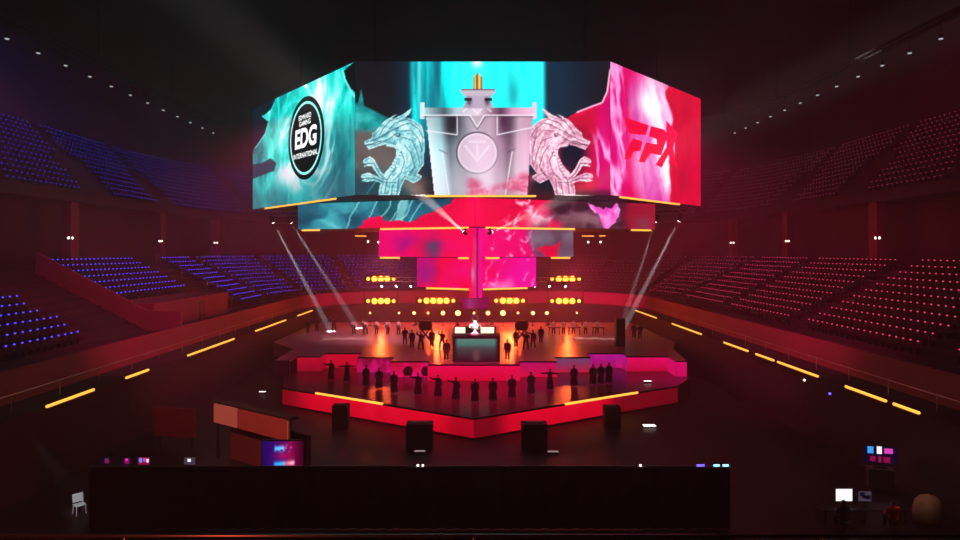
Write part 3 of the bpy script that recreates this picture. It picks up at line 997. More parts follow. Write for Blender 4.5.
def moving_head(label, loc, group, lens='spotlens', s=1.0, target=None, side=False):
    t = thing('moving_head_spotlight', label, 'spotlight', loc, 0, group)
    MB().box((0, 0, -.08 * s), (.44 * s, .34 * s, .16 * s)).build('base_box', M['black'], t)
    yk = MB()
    for q in (-.23 * s, .23 * s):
        yk.box((0, q, -.36 * s) if side else (q, 0, -.36 * s), (.16 * s, .06 * s, .44 * s) if side else (.06 * s, .16 * s, .44 * s))
    yk.build('yoke', M['black'], t)
    d = (Vector(target) - Vector(loc)).normalized() if target is not None else Vector((0, -.6, -.8))
    c = Vector((0, 0, -.48 * s))
    h = MB().cyl(c - d * .28 * s, c + d * .28 * s, .17 * s, .2 * s, n=12).build('lamp_head', M['black'], t)
    MB().cyl(c + d * .28 * s, c + d * .31 * s, .17 * s, n=12).build('lens', M[lens], h)
    return t, Vector(loc) + c + d * .34 * s


def spot(name, loc, target, rgb, power, angle, blend=.3, radius=.1, maxb=None):
    l = bpy.data.lights.new(name, 'SPOT')
    l.energy = power
    l.color = rgb
    l.spot_size = math.radians(angle)
    l.spot_blend = blend
    l.shadow_soft_size = radius
    o = link(name, l, None, loc)
    o.rotation_euler = (Vector(target) - Vector(loc)).to_track_quat('-Z', 'Y').to_euler()
    return o


def truss(label, p0, p1, w=.5, top=17.88):
    t = thing('hanging_truss', label, 'truss', p0)
    d = Vector(p1) - Vector(p0)
    n = max(2, int(d.length / .8))
    up = Vector((0, 0, w))
    for k, o in enumerate((Vector((0, 0, 0)), up)):
        MB().cyl(o, d + o, .05, n=8).build('chord', M['alu'], t)
    b = MB()
    for k in range(n):
        a, c = d * (k / n), d * ((k + 1) / n)
        b.cyl(a + (up if k % 2 else up * 0), c + (up * 0 if k % 2 else up), .03, n=6)
    b.build('lattice', M['alu'], t)
    for q in (.15, .85):
        MB().cyl(d * q + up, d * q + Vector((0, 0, top - p0[2])), .025, n=6).build('hanging_cable', M['black'], t)
    return t


BEAM = (1, .86, .95)
for side in (-1, 1):
    sd = 'teal' if side < 0 else 'magenta'
    truss('short aluminium truss hanging under the corner of the %s side screen' % sd, (side * 23.6, 73.1, 17.15) if side < 0 else (22.6, 68.8, 17.15), (side * 20.4, 73.9, 17.15) if side < 0 else (19.4, 70.4, 17.15))
    for k, (x, y, tx, ty, pw) in enumerate(((23.1, 73.2, 18.0, 80.5, 1.0), (21.2, 73.7, 15.2, 84, .7)) if side < 0 else ((22.2, 69.0, 17.6, 77, 1.0), (20.0, 70.1, 17.9, 79, .4))):
        tg = (side * tx, ty, 3.0)
        t, lp = moving_head('%s moving spotlight on the corner truss under the %s side screen' % (['outer', 'inner'][k], sd), (side * x, y, 17.1), 'corner truss spotlights', target=tg)
        spot('corner_beam', lp, tg, BEAM, 1.9e6 * pw, 3.4, .5, .1)

# two bright spotlights below the second ring
for k, (x, tg) in enumerate(((-.75, (-9.8, 55.5, 22.6)), (1.35, (8.5, 54.9, 17.98)))):
    t, lp = moving_head('bright moving spotlight below the second screen ring, on its %s half' % ['teal', 'red'][k], (x, 54.35, 14.97), 'spotlights below the second ring', s=.75, target=tg, side=True)
    MB().box((0, 1.7, .03), (.1, 3.6, .06)).box((0, 3.45, .16), (.1, .1, .26)).build('hanging_arm', M['black'], t)
    spot('centre_beam', lp, tg, (1, .8, .78), 3.6e5 if k == 0 else 2.4e5, 15 if k == 0 else 12, .9, .06)

# small spotlights below the lowest ring
truss('long aluminium truss behind the lowest screen ring carrying small spotlights', (-12.5, 80, 9.3), (13.5, 80, 9.3))
for k, x in enumerate((-11.4, -9.6, -7.8, 7.5, 9.3, 11.3)):
    tg = (x + (5 if x > 0 else -5), 74, 3)
    t, lp = moving_head('small white spotlight on the truss behind the stage, %s from its blue end' % ORD[k], (x, 80, 9.25), 'small truss spotlights', s=.8, target=tg)
    spot('truss_beam', lp, tg, (1, .75, .6), 7e3, 11, .8, .1)

# ------------------------------------------------------------------ stage
SL = [(0, 44.3), (17.5, 55), (19.8, 58.5), (19.8, 70), (-19.8, 70), (-17.5, 58.5), (-16.2, 54.2)]
st = thing('lower_stage', 'low glossy black stage with a pointed red lit front edge', 'stage')
MB().prism([(x * .997, 44.45 + (y - 44.45) * .998) for x, y in SL], 0, 1.5).build('deck', M['stage'], st)
for k, (a, b) in enumerate((((-16.2, 54.2), (0, 44.3)), ((0, 44.3), (17.5, 55)))):
    def fr(i, j, k=k):
        c = art_red(i * 4, j, 100 + 7 * k, (226, 4, 40), (205, 0, 34), (236, 16, 60), .3)
        x = i if k == 0 else 1 - i
        c = put(c, sst(.2, .02, x) * .6, (70, 0, 12))
        if k == 1:
            c = put(c, sst(.6, .7, i) * .45, (80, 0, 14))
        c = put(c, sst(.84, .93, x) * (.75 if k else .35), (92, 0, 16))
        if k == 1:
            c = put(c, sst(.55, .7, i) * .8, (110, 0, 18))
        return c
    led_grid('front_panel', a, b, .12, 1.38, 120, 12, fr, st, mat='led_dim')
    MB().box(((a[0] + b[0]) / 2, (a[1] + b[1]) / 2 - .02, 1.45), (math.hypot(b[0] - a[0], b[1] - a[1]), .16, .12), math.atan2(b[1] - a[1], b[0] - a[0])).build('edge_trim', M['black'], st)
for a, b in (((-12.9, 52.25), (-6.9, 48.55)), ((6.9, 48.5), (13.4, 52.5))):
    tube_part((a[0], a[1] - .12, 1.5), (b[0], b[1] - .12, 1.5), st, r=.09)

UPF = [(-18.4, 59), (-17, 59), (-17, 61.5), (-14.7, 61.5), (-14.7, 63.4), (-11.1, 63.4), (-11.1, 61), (-7.6, 61), (-7.6, 58.7), (-4.1, 58.7), (-4.1, 57),
       (4.1, 57), (4.1, 58.7), (7.6, 58.7), (7.6, 61), (11.1, 61), (11.1, 63.4), (14.7, 63.4), (14.7, 61.5), (18.6, 61.5), (18.6, 59), (19.6, 59)]
us = thing('upper_stage', 'raised glossy stage with a stepped front of red and pink LED risers', 'stage')
MB().prism([(x, min(y, 90)) for x, y in UPF] + [(20.5, 66), (22.3, 71), (22.3, 91), (-22.3, 91), (-22.3, 71), (-18.6, 66)], 1.52, 3.0).build('deck', M['upstage'], us)
MB().box((0, 80.6, .75), (44.4, 20.6, 1.5)).build('base', M['black'], us)
RC = {-17.7: ((40, 0, 12), (24, 0, 6), 0), -15.85: ((190, 2, 44), (130, 0, 30), 0), -12.9: ((210, 2, 40), (190, 0, 40), .1), -9.3: ((120, 4, 34), (200, 6, 100), .7), -5.8: ((196, 4, 50), (236, 10, 110), .6),
      0: ((236, 4, 76), (210, 0, 40), .15), 5.8: ((190, 14, 96), (226, 4, 48), .1), 9.3: ((104, 70, 110), (226, 6, 48), .1), 12.9: ((170, 20, 150), (180, 4, 70), .5), 16.6: ((236, 4, 100), (176, 0, 36), .1), 19.1: ((222, 6, 104), (206, 4, 86), .3)}
for (a, b) in zip(UPF[:-1], UPF[1:]):
    mx = (a[0] + b[0]) / 2
    key = min(RC, key=lambda q: abs(q - mx))
    tp, lo, k = RC[key]
    if a[0] == b[0]:
        a2, b2 = (a, b)
    else:
        a2, b2 = a, b
    n = 30 if a[0] != b[0] else 10
    led_grid('riser_panel', a2, b2, 1.52, 2.86, n, 12, lambda i, j: art_red(i * 1.3 + key, j, int(200 + key), tp, lo, (240, 20, 130), k), us, mat='led_dim', off=.03)
    if a[1] == b[1]:
        MB().box((mx, a[1] - .03, 2.93), (abs(b[0] - a[0]), .12, .13)).build('edge_trim', M['black'], us)

# podium with the silver cup
pd = thing('podium', 'big dark podium with a teal glowing front at the stage centre', 'podium', (.2, 59.2, 3.0))
MB().box((0, 0, 1.13), (4.3, 2.0, 2.26)).build('body', M['black'], pd)
led_grid('front_panel', (-1.95, -1.0), (1.95, -1.0), .1, 2.1, 40, 24, lambda i, j: put(put(ramp(j, [(0, (82, 134, 124)), (.25, (70, 122, 112)), (.42, (66, 70, 74)), (1, (58, 10, 28))]), np.exp(-((i - .5) / .08) ** 2) * sst(.4, .6, j) * .8, (120, 70, 76)), sst(.42, .5, np.abs(i - .5)) * .7, (30, 6, 14)), pd, mat='led_dim')
MB().box((0, 0, 2.31), (4.4, 2.1, .1)).build('top', M['black'], pd)
cp = thing('trophy', 'tall silver trophy with a ring top on the podium', 'trophy', (.1, 59.2, 5.36))
MB().lathe([(.42, 0), (.42, .1), (.3, .16), (.14, .3), (.1, .45)], 20).build('foot', M['silver'], cp)
MB().lathe([(.1, .45), (.24, .6), (.34, .8), (.33, .95), (.16, 1.1), (.1, 1.22)], 20).build('bowl', M['silver'], cp)
MB().ring((0, 0, 1.5), .26, .085, 24, 10).build('ring_top', M['silver'], cp)
for s in (-1, 1):
    b = MB()
    pp = [(.3 * s, 0, .9), (.5 * s, 0, .95), (.52 * s, 0, .7), (.22 * s, 0, .5)]
    for p, q in zip(pp[:-1], pp[1:]):
        b.cyl(p, q, .035, n=8)
    b.build('handle', M['silver'], cp)
ct = thing('light_counter', 'low counter with cream glowing panels behind the silver trophy', 'counter', (.1, 62.5, 3.0))
MB().box((0, 0, 1.35), (4.1, .8, 2.7)).build('body', M['black'], ct)
MB().box((-1.45, -.42, 2.36), (1.0, .06, .7)).build('light_panel', emit('cream_panel', (1, .8, .6), 1.7), ct)
MB().box((1.2, -.42, 2.36), (1.3, .06, .7)).build('light_panel', bpy.data.materials['cream_panel'], ct)
spot('trophy_light', (.1, 50, 14.5), (.1, 59.2, 6.2), (1, .93, .9), 45000, 7, .5, .2)

# lamp frames at the back of the stage
def lamp_frame(label, x0, x1, rows):
    t = thing('lamp_frame', label, 'stage lights', ((x0 + x1) / 2, 88, 3.0))
    w = (x1 - x0) / 2
    top = max(z for z, _ in rows) + .5 - 3
    for s in (-w - .2, w + .2):
        MB().box((s, .25, top / 2), (.14, .14, top)).build('post', M['black'], t)
    for s in (-w - .2, w + .2):
        MB().box((s, .25, .05), (.5, 1.2, .1)).build('foot', M['black'], t)
    for z, n in rows:
        br = MB().box((0, .15, z - 3), (2 * w + .5, .3, .86)).build('lamp_bar', M['black'], t)
        for k in range(n):
            x = -w + .35 + (2 * w - .7) * k / (n - 1)
            r = .4 if 0 < k < n - 1 else .24
            MB().cyl((x, 0, z - 3), (x, -.1, z - 3), r, r * .95, n=14).build('lamp', M['blind'], br)
    return t


lamp_frame('tall frame with two bars of amber lamps, behind the white-shirted row on the blue side', -14.9, -10.7, [(9.3, 5), (6.26, 5)])
lamp_frame('frame with one bar of amber lamps, on the blue side of the trophy', -7.8, -2.5, [(6.3, 6)])
lamp_frame('frame with one bar of amber lamps, on the red side of the trophy', 2.7, 7.1, [(6.3, 5)])
lamp_frame('tall frame with two bars of amber lamps, behind the drummers on the red side', 10.4, 14.8, [(9.3, 5), (6.26, 5)])
for k, x in enumerate((370, 399, 414, 428, 443, 458, 474, 488, 503, 518, 533, 547, 577)):
    r = [.12, .13, .22, .14, .28, .36, .15, .28, .36, .15, .26, .24, .1][k]
    X = (x - 474) * 86.5 / 640
    t = thing('round_stage_lamp', 'round warm lamp on a stand behind the stage, %s from the blue end' % ORD[k], 'stage lamp', (X, 86.5, 3.0), 0, 'round lamps at the back of the stage')
    MB().cyl((0, .2, 0), (0, .2, 1.6), .04, n=6).cyl((0, .2, 0), (0, .2, .06), .28, n=10).build('stand', M['black'], t)
    MB().cyl((0, .35, 1.75), (0, .02, 1.75), .2, r + .06, n=14).build('housing', M['black'], t)
    MB().cyl((0, .02, 1.75), (0, -.03, 1.75), r, n=14).build('lens', M['round'], t)

# ------------------------------------------------------------------ people
def skin_mesh(name, verts, edges, radii, mat):
    me = bpy.data.meshes.new(name + '_cage')
    me.from_pydata(verts, edges, [])
    o = bpy.data.objects.new('tmp', me)
    COL.objects.link(o)
    o.modifiers.new('skin', 'SKIN')
    for i, r in enumerate(radii):
        s = me.skin_vertices[0].data[i]
        s.radius = (r, r) if not isinstance(r, tuple) else r
    me.skin_vertices[0].data[0].use_root = True
    sub = o.modifiers.new('sub', 'SUBSURF')
    sub.levels = sub.render_levels = 1
    dg = bpy.context.evaluated_depsgraph_get()
    dg.update()
    out = bpy.data.meshes.new_from_object(o.evaluated_get(dg))
    bpy.data.objects.remove(o)
    out.name = name
    out.materials.clear()
    out.materials.append(mat)
    for p in out.polygons:
        p.use_smooth = True
    return out


POSES = {   # right elbow, right wrist, left elbow, left wrist, lean, stance
    'stand': ((-.27, .02, 1.13), (-.28, -.08, .88), (.27, .02, 1.13), (.28, -.08, .88), .0, .11),
    'wide': ((-.46, -.02, 1.36), (-.72, -.06, 1.42), (.46, -.02, 1.36), (.72, -.06, 1.42), .0, .15),
    'reach': ((-.42, -.05, 1.42), (-.64, -.12, 1.55), (.27, .02, 1.13), (.3, -.12, .9), .03, .15),
    'play': ((-.3, -.05, 1.14), (-.2, -.32, 1.12), (.3, -.05, 1.14), (.2, -.32, 1.12), .06, .13),
    'strike': ((-.36, -.1, 1.5), (-.3, -.26, 1.76), (.3, -.08, 1.16), (.22, -.36, 1.2), .08, .2),
    'sit': ((-.28, -.1, .82), (-.2, -.38, .74), (.28, -.1, .82), (.2, -.38, .74), .05, .12),
}
PM = {}


def person_meshes(pose, outfit):
    key = (pose, outfit)
    if key in PM:
        return PM[key]
    re_, rw, le_, lw, lean, stn = POSES[pose]
    sit = pose == 'sit'
    dz = -.36 if sit else 0
    V, E, Rr = [], [], []

    def add(p, r, prev=None):
        V.append(p)
        Rr.append(r)
        if prev is not None:
            E.append((prev, len(V) - 1))
        return len(V) - 1
    pel = add((0, 0, .95 + dz), .15)
    sp = add((0, -lean * .4, 1.15 + dz), .125, pel)
    ch = add((0, -lean, 1.36 + dz), (.16, .125), sp)
    nk = add((0, -lean * 1.2, 1.52 + dz), .06, ch)
    h1 = add((0, -lean * 1.3 - .01, 1.62 + dz), .085, nk)
    h2 = add((0, -lean * 1.3, 1.72 + dz), .078, h1)
    add((0, -lean * 1.3 - .12, 1.615 + dz), .016, h1)          # nose
    for s in (-1, 1):
        add((s * .095, -lean * 1.3 + .005, 1.62 + dz), .016, h1)  # ears
    for s, el, wr in ((-1, re_, rw), (1, le_, lw)):
        sh = add((s * .19, -lean, 1.43 + dz), .07, ch)
        e_ = add(el, .048, sh)
        w_ = add(wr, .034, e_)
        d = (Vector(wr) - Vector(el)).normalized()
        palm = add(tuple(Vector(wr) + d * .08), .038, w_)
        side = d.cross(Vector((0, 1, 0)))
        side = side.normalized() if side.length > .05 else Vector((1, 0, 0))
        bend = side.cross(d).normalized() * .018
        for f in range(4):
            b0 = Vector(V[palm]) + side * (f - 1.5) * .021
            ln = (.062, .075, .07, .055)[f]
            a = add(tuple(b0 + d * .03), .0095, palm)
            c = add(tuple(b0 + d * (.03 + ln * .55) + bend), .0085, a)
            add(tuple(b0 + d * (.03 + ln) + bend * 2.4), .007, c)
        a = add(tuple(Vector(wr) + d * .05 - side * .045), .011, w_)
        add(tuple(Vector(wr) + d * .1 - side * .06 + bend), .009, a)
    for s in (-1, 1):
        if sit:
            hp = add((s * .1, -.04, .56), .1, pel)
            kn = add((s * .13, -.46, .52), .068, hp)
            an = add((s * .13, -.46, .1), .045, kn)
        else:
            hp = add((s * .1, 0, .86), .1, pel)
            kn = add((s * stn, -.02, .5), .066, hp)
            an = add((s * stn * 1.1, .02, .09), .045, kn)
        x, y, z = V[an]
        add((x + s * .02, y - .16, .045), .04, an)
    zmin = min(v[2] for v in V)
    body = skin_mesh('person', V, E, Rr, M['skin'])
    zm = min(v.co.z for v in body.vertices)
    for v in body.vertices:
        v.co.z -= zm
    top = {'black': 'cloth_black', 'white': 'cloth_white', 'red': 'cloth_red', 'robe': 'cloth_black'}[outfit]
    parts = []
    hy = -lean * 1.3
    hair = MB().lathe([(.088, .05), (.1, .075), (.096, .11), (.07, .148), (.02, .165)], 14, (0, hy + .012, 1.62 + dz))
    hair.lathe([(.05, -.08), (.078, -.05), (.082, .03), (.07, .08)], 12, (0, hy + .042, 1.62 + dz))
    face = MB()
    for q in (-.032, .032):
        face.box((q, hy - .086, 1.655 + dz), (.024, .02, .012))
    face.box((0, hy - .086, 1.575 + dz), (.045, .02, .01))
    parts.append(('face', face.mesh('face', M['hair'])))
    parts.append(('hair', hair.mesh('hair', M['hair'])))
    tp = MB().lathe([(.2, .88 + dz), (.19, 1.0 + dz), (.165, 1.15 + dz), (.2, 1.34 + dz), (.21, 1.42 + dz), (.15, 1.49 + dz), (.075, 1.53 + dz)], 16, (0, -lean * .7, 0), sx=1.12, sy=.78)
    for s, el, wr in ((-1, re_, rw), (1, le_, lw)):
        shp = (s * .2, -lean, 1.43 + dz)
        tp.cyl(shp, el, .09, .068, n=10)
        tp.cyl(el, tuple(Vector(el) + (Vector(wr) - Vector(el)) * .92), .07, .055, n=10)
    parts.append(('jacket', tp.mesh('jacket', M[top])))
    if outfit == 'robe':
        parts.append(('long_skirt', MB().lathe([(.3, .12), (.26, .5), (.2, .95), (.19, 1.0)], 16, (0, 0, 0), sx=1.1, sy=.85).mesh('long_skirt', M['cloth_black'])))
    else:
        tr = MB()
        for s in (-1, 1):
            if sit:
                tr.cyl((s * .1, 0, .57), (s * .13, -.48, .53), .12, .09, n=10).cyl((s * .13, -.46, .54), (s * .13, -.46, .1), .085, .07, n=10)
            else:
                tr.cyl((s * .095, 0, .95), (s * stn, -.02, .5), .12, .088, n=10).cyl((s * stn, -.02, .52), (s * stn * 1.1, .02, .1), .088, .075, n=10)
        parts.append(('trousers', tr.mesh('trousers', M['cloth_black'])))
    PM[key] = (body, parts)
    return PM[key]


def person(label, pose, outfit, loc, rz=0.0, group=None, sash=False, scale=1.0):
    body, parts = person_meshes(pose, outfit)
    o = tag(link('person', body, None, loc, rz), label, 'person', group)
    o.scale = (scale,) * 3
    o.location.z += .006
    for n, me in parts:
        link(n, me, o)
    return o


# dancers on the lower stage
DAN = [(331, 380, 'reach', .4), (347, 382, 'wide', .1), (366, 386, 'stand', .3), (379, 389, 'stand', .2), (394, 393, 'stand', 0), (418, 395, 'reach', 0), (438, 397, 'reach', 0), (456, 400, 'reach', 0), (475, 402, 'stand', 0),
       (493, 401, 'stand', 0), (512, 398, 'stand', 0), (531, 394, 'stand', 0), (550, 390, 'wide', -.1), (574, 386, 'stand', -.1), (593, 385, 'stand', -.2), (601, 384, 'stand', .2), (609, 383, 'stand', 0)]
for k, (px, fy, pose, rz) in enumerate(DAN):
    y = 11.5 * 640 / (fy - 252)
    wt = {'reach': 'one arm stretched out', 'wide': 'both arms spread', 'stand': 'arms at the sides'}[pose]
    person('black-robed dancer, %s, %s from the blue end of the row' % (wt, ORD[k]), pose, 'robe', ((px - 474) * y / 640, y, 1.5), rz, 'row of dancers on the lower stage')

# performers in white tops, blue side; each beside a music stand
for k, px in enumerate((354, 365.5, 376.6, 387.8, 398.6)):
    y = 77.5
    X = (px - 474) * y / 640
    person('performer in a white top, %s of five from the blue side' % ORD[k], ('play', 'strike', 'play', 'stand', 'play')[k], 'white', (X, y, 3.0), 0, 'performers in white tops')
    t = thing('music_stand', 'thin dark music stand before the %s white-topped performer' % ORD[k], 'music stand', (X, y - .75, 3.0), 0, 'music stands')
    MB().cyl((0, 0, .03), (0, 0, 1.0), .02, n=6).build('pole', M['black'], t)
    MB().box((0, 0, 1.1), (.5, .03, .34), tilt=-.5).build('desk', M['black'], t)
    for q in range(3):
        MB().cyl((0, 0, .2), (.3 * math.cos(q * 2.1 + .5), .3 * math.sin(q * 2.1 + .5), .015), .015, n=6).build('leg', M['black'], t)


# zither players on the red side
def zither(label, loc):
    t = thing('zither', label, 'zither', loc, 0, 'zithers on stands')
    MB().box((0, 0, .92), (1.5, .34, .12)).build('body', M['wood'], t)
    t.location.z += .03
    MB().box((0, 0, .985), (1.44, .28, .012)).build('strings', M['drumskin'], t)
    for sx in (-1, 1):
        for sy in (-1, 1):
            MB().cyl((sx * .6, sy * .12, .86), (sx * .66, sy * .2, 0), .03, n=6).build('leg', M['wood'], t)


for k, px in enumerate((553.5, 563.5, 573.3, 585.6, 597)):
    y = 77.5
    X = (px - 474) * y / 640
    person('musician in a white top playing a zither, %s of five on the red side' % ORD[k], 'play', 'white', (X, y, 3.0), 0, 'zither players')
    if k in (0, 1, 2, 3, 4):
        X2 = X if k != 1 else X
        if k in (0, 2, 4):
            zither('long dark zither on four legs before the %s musician on the red side' % ORD[k], (X, y - .78, 3.0))


# big drums with drummers beside the podium
def big_drum(label, loc, rz=0):
    t = thing('barrel_drum', label, 'drum', loc, rz, 'big drums on crossed legs')
    t.location.z += .05
    MB().lathe([(.62, -.5), (.74, -.25), (.78, 0), (.74, .25), (.62, .5)], 24, (0, 0, 1.95)).build('shell', M['drum'], t)
    for z in (1.43, 2.46):
        MB().cyl((0, 0, z), (0, 0, z + .02), .6, n=24).build('drumhead', M['drumskin'], t)
    for s in (-1, 1):
        for q in (-1, 1):
            MB().cyl((s * .75, q * .3, 0), (-s * .5, q * .3, 1.55), .06, n=8).build('leg', M['wood'], t)


big_drum('big dark barrel drum on crossed legs, on the blue side of the podium', (-5.3, 70, 3.0))
big_drum('big dark barrel drum on crossed legs, on the red side of the podium', (5.2, 70, 3.0))
for k, (px, y, pose, sc, what) in enumerate(((421, 65, 'strike', 1.1, 'drummer in black with an arm raised beside the barrel drum, blue side'), (412, 66.5, 'stand', 1.08, 'person in black standing behind the blue-side drummer'),
                                          (405, 69, 'play', 1.05, 'person in black farthest from the podium in the blue-side group'), (432, 67, 'stand', 1.08, 'person in black right before the blue-side barrel drum'),
                                          (442, 66, 'strike', 1.05, 'drummer in black between the blue-side barrel drum and the podium'), (446.5, 59, 'stand', 1.08, 'person in black close by the blue-side end of the podium'),
                                          (507.5, 59, 'stand', 1.1, 'person in black close by the red-side end of the podium'), (526, 65, 'strike', 1.1, 'drummer in black with an arm raised beside the barrel drum, red side'),
                                          (533, 66.5, 'reach', 1.08, 'person in black reaching out behind the red-side drummer'), (516, 67, 'stand', 1.08, 'person in black right before the red-side barrel drum'),
                                          (541, 70, 'stand', 1.05, 'person in black at the end of the red-side zither row'))):
    person(what, pose, 'black', ((px - 474) * y / 640, y, 3.0), random.uniform(-.3, .3), scale=sc)
for k, (px, y, pose) in enumerate(((308, 78, 'stand'), (317, 80, 'play'), (326, 81, 'stand'), (334, 80, 'strike'))):
    person('stagehand in black at the blue-side edge of the upper stage, %s from the edge' % ORD[k], pose, 'black', ((px - 474) * y / 640, y, 3.0), random.uniform(-.4, .4), 'stagehands at the stage edge')
for k, (px, y, pose) in enumerate(((634, 74, 'stand'), (640, 73, 'play'))):
    person('stagehand in black at the red-side edge of the upper stage, %s from the centre' % ORD[k], pose, 'black', ((px - 474) * y / 640, y, 3.0), 0, 'stagehands at the red stage edge')
# loudspeaker tower, red side
t = thing('loudspeaker_tower', 'tall stack of black loudspeakers at the red-side edge of the upper stage', 'loudspeaker', (15.5, 68, 3.0))
for k in range(3):
    c = MB().box((0, 0, .5 + k * .98), (.95, .9, .96)).build('cabinet', M['blackcab'], t)
    MB().box((0, -.47, .5 + k * .98), (.82, .04, .82)).build('grille', M['black'], c)
# two floor drums on the lower stage
for k, px in enumerate((408, 426)):
    y = 57.6
    t = thing('floor_drum', 'round black drum standing on the lower stage, %s end' % ['blue', 'podium'][k], 'drum', ((px - 474) * y / 640, y, 1.5))
    MB().cyl((0, -.3, .78), (0, .3, .78), .42, n=24).build('shell', M['black'], t)
    MB().cyl((0, -.33, .78), (0, -.3, .78), .38, n=24).build('drumhead', M['blackcab'], t)
    for s in (-1, 1):
        MB().cyl((s * .3, 0, .6), (s * .4, 0, 0), .03, n=6).build('leg', M['black'], t)

# ------------------------------------------------------------------ floor in front of the stage
for k, (x, y, w, h, what) in enumerate(((-9.85, 47.4, 1.15, 1.7, 'outer one on the blue side'), (-3.6, 42.6, 1.75, 1.65, 'inner one on the blue side'), (4.0, 42.6, 1.7, 1.65, 'inner one on the red side'), (10.2, 47.4, 1.15, 1.6, 'outer one on the red side'))):
    t = thing('subwoofer', 'black subwoofer cabinet on the floor before the stage point, ' + what, 'loudspeaker', (x, y, 0), 0, 'subwoofers before the stage')
    MB().box((0, 0, h / 2), (w, 1.0, h)).build('cabinet', M['blackcab'], t)
    MB().box((0, -.51, h / 2), (w * .9, .03, h * .85)).build('grille', M['black'], t)
    MB().box((0, 0, h + .03), (w * .6, .14, .06)).build('handle', M['alu'], t)
for k, (x, y, z, w, what) in enumerate(((-3.5, 41.4, 0, .75, 'before the blue-side subwoofer'), (5.1, 41.3, 0, .75, 'before the red-side subwoofer'), (13.0, 47.5, 0, .95, 'alone beyond the red-side subwoofers'), (15.3, 56.4, 1.5, .7, 'on the red end of the lower stage'), (-19.5, 59, 0, .6, 'beside the blue end of the lower stage'))):
    t = thing('floor_batten_lamp', 'small white lit floor lamp ' + what, 'floor lamp', (x, y, z), 0)
    MB().box((0, 0, .06), (w, .3, .12)).build('housing', M['black'], t)
    MB().box((0, -.02, .135), (w * .92, .22 if w < .8 else .5, .03)).build('lens', M['floorlamp' if k > 1 else 'floorlamp_low'], t)

# booth with a pale fascia, blue side
bt = thing('player_booth', 'booth with a broad pale board fascia on the floor, blue side', 'booth', (0, 0, 0))
A, B = Vector((-16.3, 40.2, 0)), Vector((-10.4, 36, 0))
d = (B - A)
ang = math.atan2(d.y, d.x)
nrm = Vector((-d.y, d.x, 0)).normalized()
c = (A + B) / 2
for k, (f0, f1) in enumerate(((0, .335), (.345, .985), (.985, 1))):
    q = A + d * ((f0 + f1) / 2)
    MB().box((q.x, q.y, 2.92), (d.length * (f1 - f0), .12, 1.16), ang).build('fascia_board', M['canvas_red' if k == 1 else 'canvas'], bt)
q = c + nrm * .35
MB().box((q.x, q.y, 3.56), (d.length, .6, .1), ang).build('roof', M['cloth_black'], bt)
q = c + nrm * 1.6
MB().box((q.x, q.y, 1.15), (d.length * .97, .1, 2.3), ang).build('back_wall', M['black'], bt)
q = A + d * .4 + nrm * .6
MB().box((q.x, q.y, 1.15), (d.length * .55, .1, 2.2), ang).build('front_wall', M['canvas_dim'], bt)
for s in (.02, .98):
    q = A + d * s + nrm * .15
    MB().box((q.x, q.y, 1.75), (.14, .14, 3.5), ang).build('post', M['black'], bt)
t = thing('signboard', 'dim red-lit board on a stand behind the production desks', 'board', (-19.9, 42.5, 0), -.2)
MB().box((0, 0, 1.7), (3.1, .12, 1.9), 0).build('board', M['canvas_red'], t)
for s in (-1.2, 1.2):
    MB().cyl((s, .15, 0), (s, .15, 2.5), .05, n=6).build('post', M['black'], t)

# production riser, desks, monitors
ri = thing('production_riser', 'low dark riser that carries the production desk', 'riser', (-16.9, 34.2, 0))
MB().box((0, 0, .84), (6.8, 3.0, .1)).build('deck', M['black'], ri)
for sx in (-3.2, 0, 3.2):
    for sy in (-1.35, 1.35):
        MB().cyl((sx, sy, 0), (sx, sy, .8), .06, n=8).build('leg', M['alu'], ri)
t = thing('production_desk', 'long black desk with the small monitors on the production riser', 'desk', (-16.9, 33.5, .895))
MB().box((0, 0, .72), (6.2, .8, .06)).build('desktop', M['black'], t)
for sx in (-3, 0, 3):
    MB().box((sx, 0, .345), (.08, .7, .69)).build('leg', M['black'], t)


def monitor(label, loc, w, h, draw, rz=0.0, group=None):
    t = thing('monitor', label, 'monitor', loc, rz, group)
    MB().box((0, 0, .02), (w * .4, .2, .04)).build('foot', M['black'], t)
    MB().cyl((0, .04, .04), (0, .04, .3), .025, n=8).build('stem', M['black'], t)
    s = MB().box((0, 0, .22 + h / 2), (w, .06, h)).build('casing', M['black'], t)
    b = MB()
    mats = []
    for (x0, y0, x1, y1, m) in draw:
        if m not in mats:
            mats.append(m)
        X0, X1 = (x0 - .5) * w * .94, (x1 - .5) * w * .94
        Za, Zb = .22 + h * (.03 + .94 * y0), .22 + h * (.03 + .94 * y1)
        dd = -.034 - .001 * len(b.f)
        b.add([(X0, dd, Za), (X1, dd, Za), (X1, dd, Zb), (X0, dd, Zb)], [(0, 1, 2, 3)], mats.index(m))
    b.build('screen', [M[m] for m in mats], s)
    return t


for k, (px, dr, what) in enumerate(((105, [(0, 0, 1, 1, 'screen_navy'), (.5, .2, .9, .8, 'screen_mag'), (.55, .5, .8, .9, 'screen_d')], 'navy and magenta picture'), (127, [(0, 0, 1, 1, 'screen_navy'), (.3, .1, .75, .9, 'screen_mag'), (.4, .5, .6, .8, 'screen_pink')], 'pink figure on its screen'),
                                    (144, [(0, 0, 1, 1, 'screen_mag'), (.1, .3, .35, .9, 'screen_blue'), (.45, .4, .7, .9, 'screen_pink'), (.75, .3, .95, .8, 'screen_w')], 'pink and blue picture'), (190, [(0, 0, 1, 1, 'screen_d'), (.3, .4, .6, .8, 'screen_w')], 'grey picture'))):
    y = 33.5
    monitor('small monitor with a %s on the long production desk' % what, ((px - 474) * y / 640, y, 1.65), .62, .4, dr, 0, None)

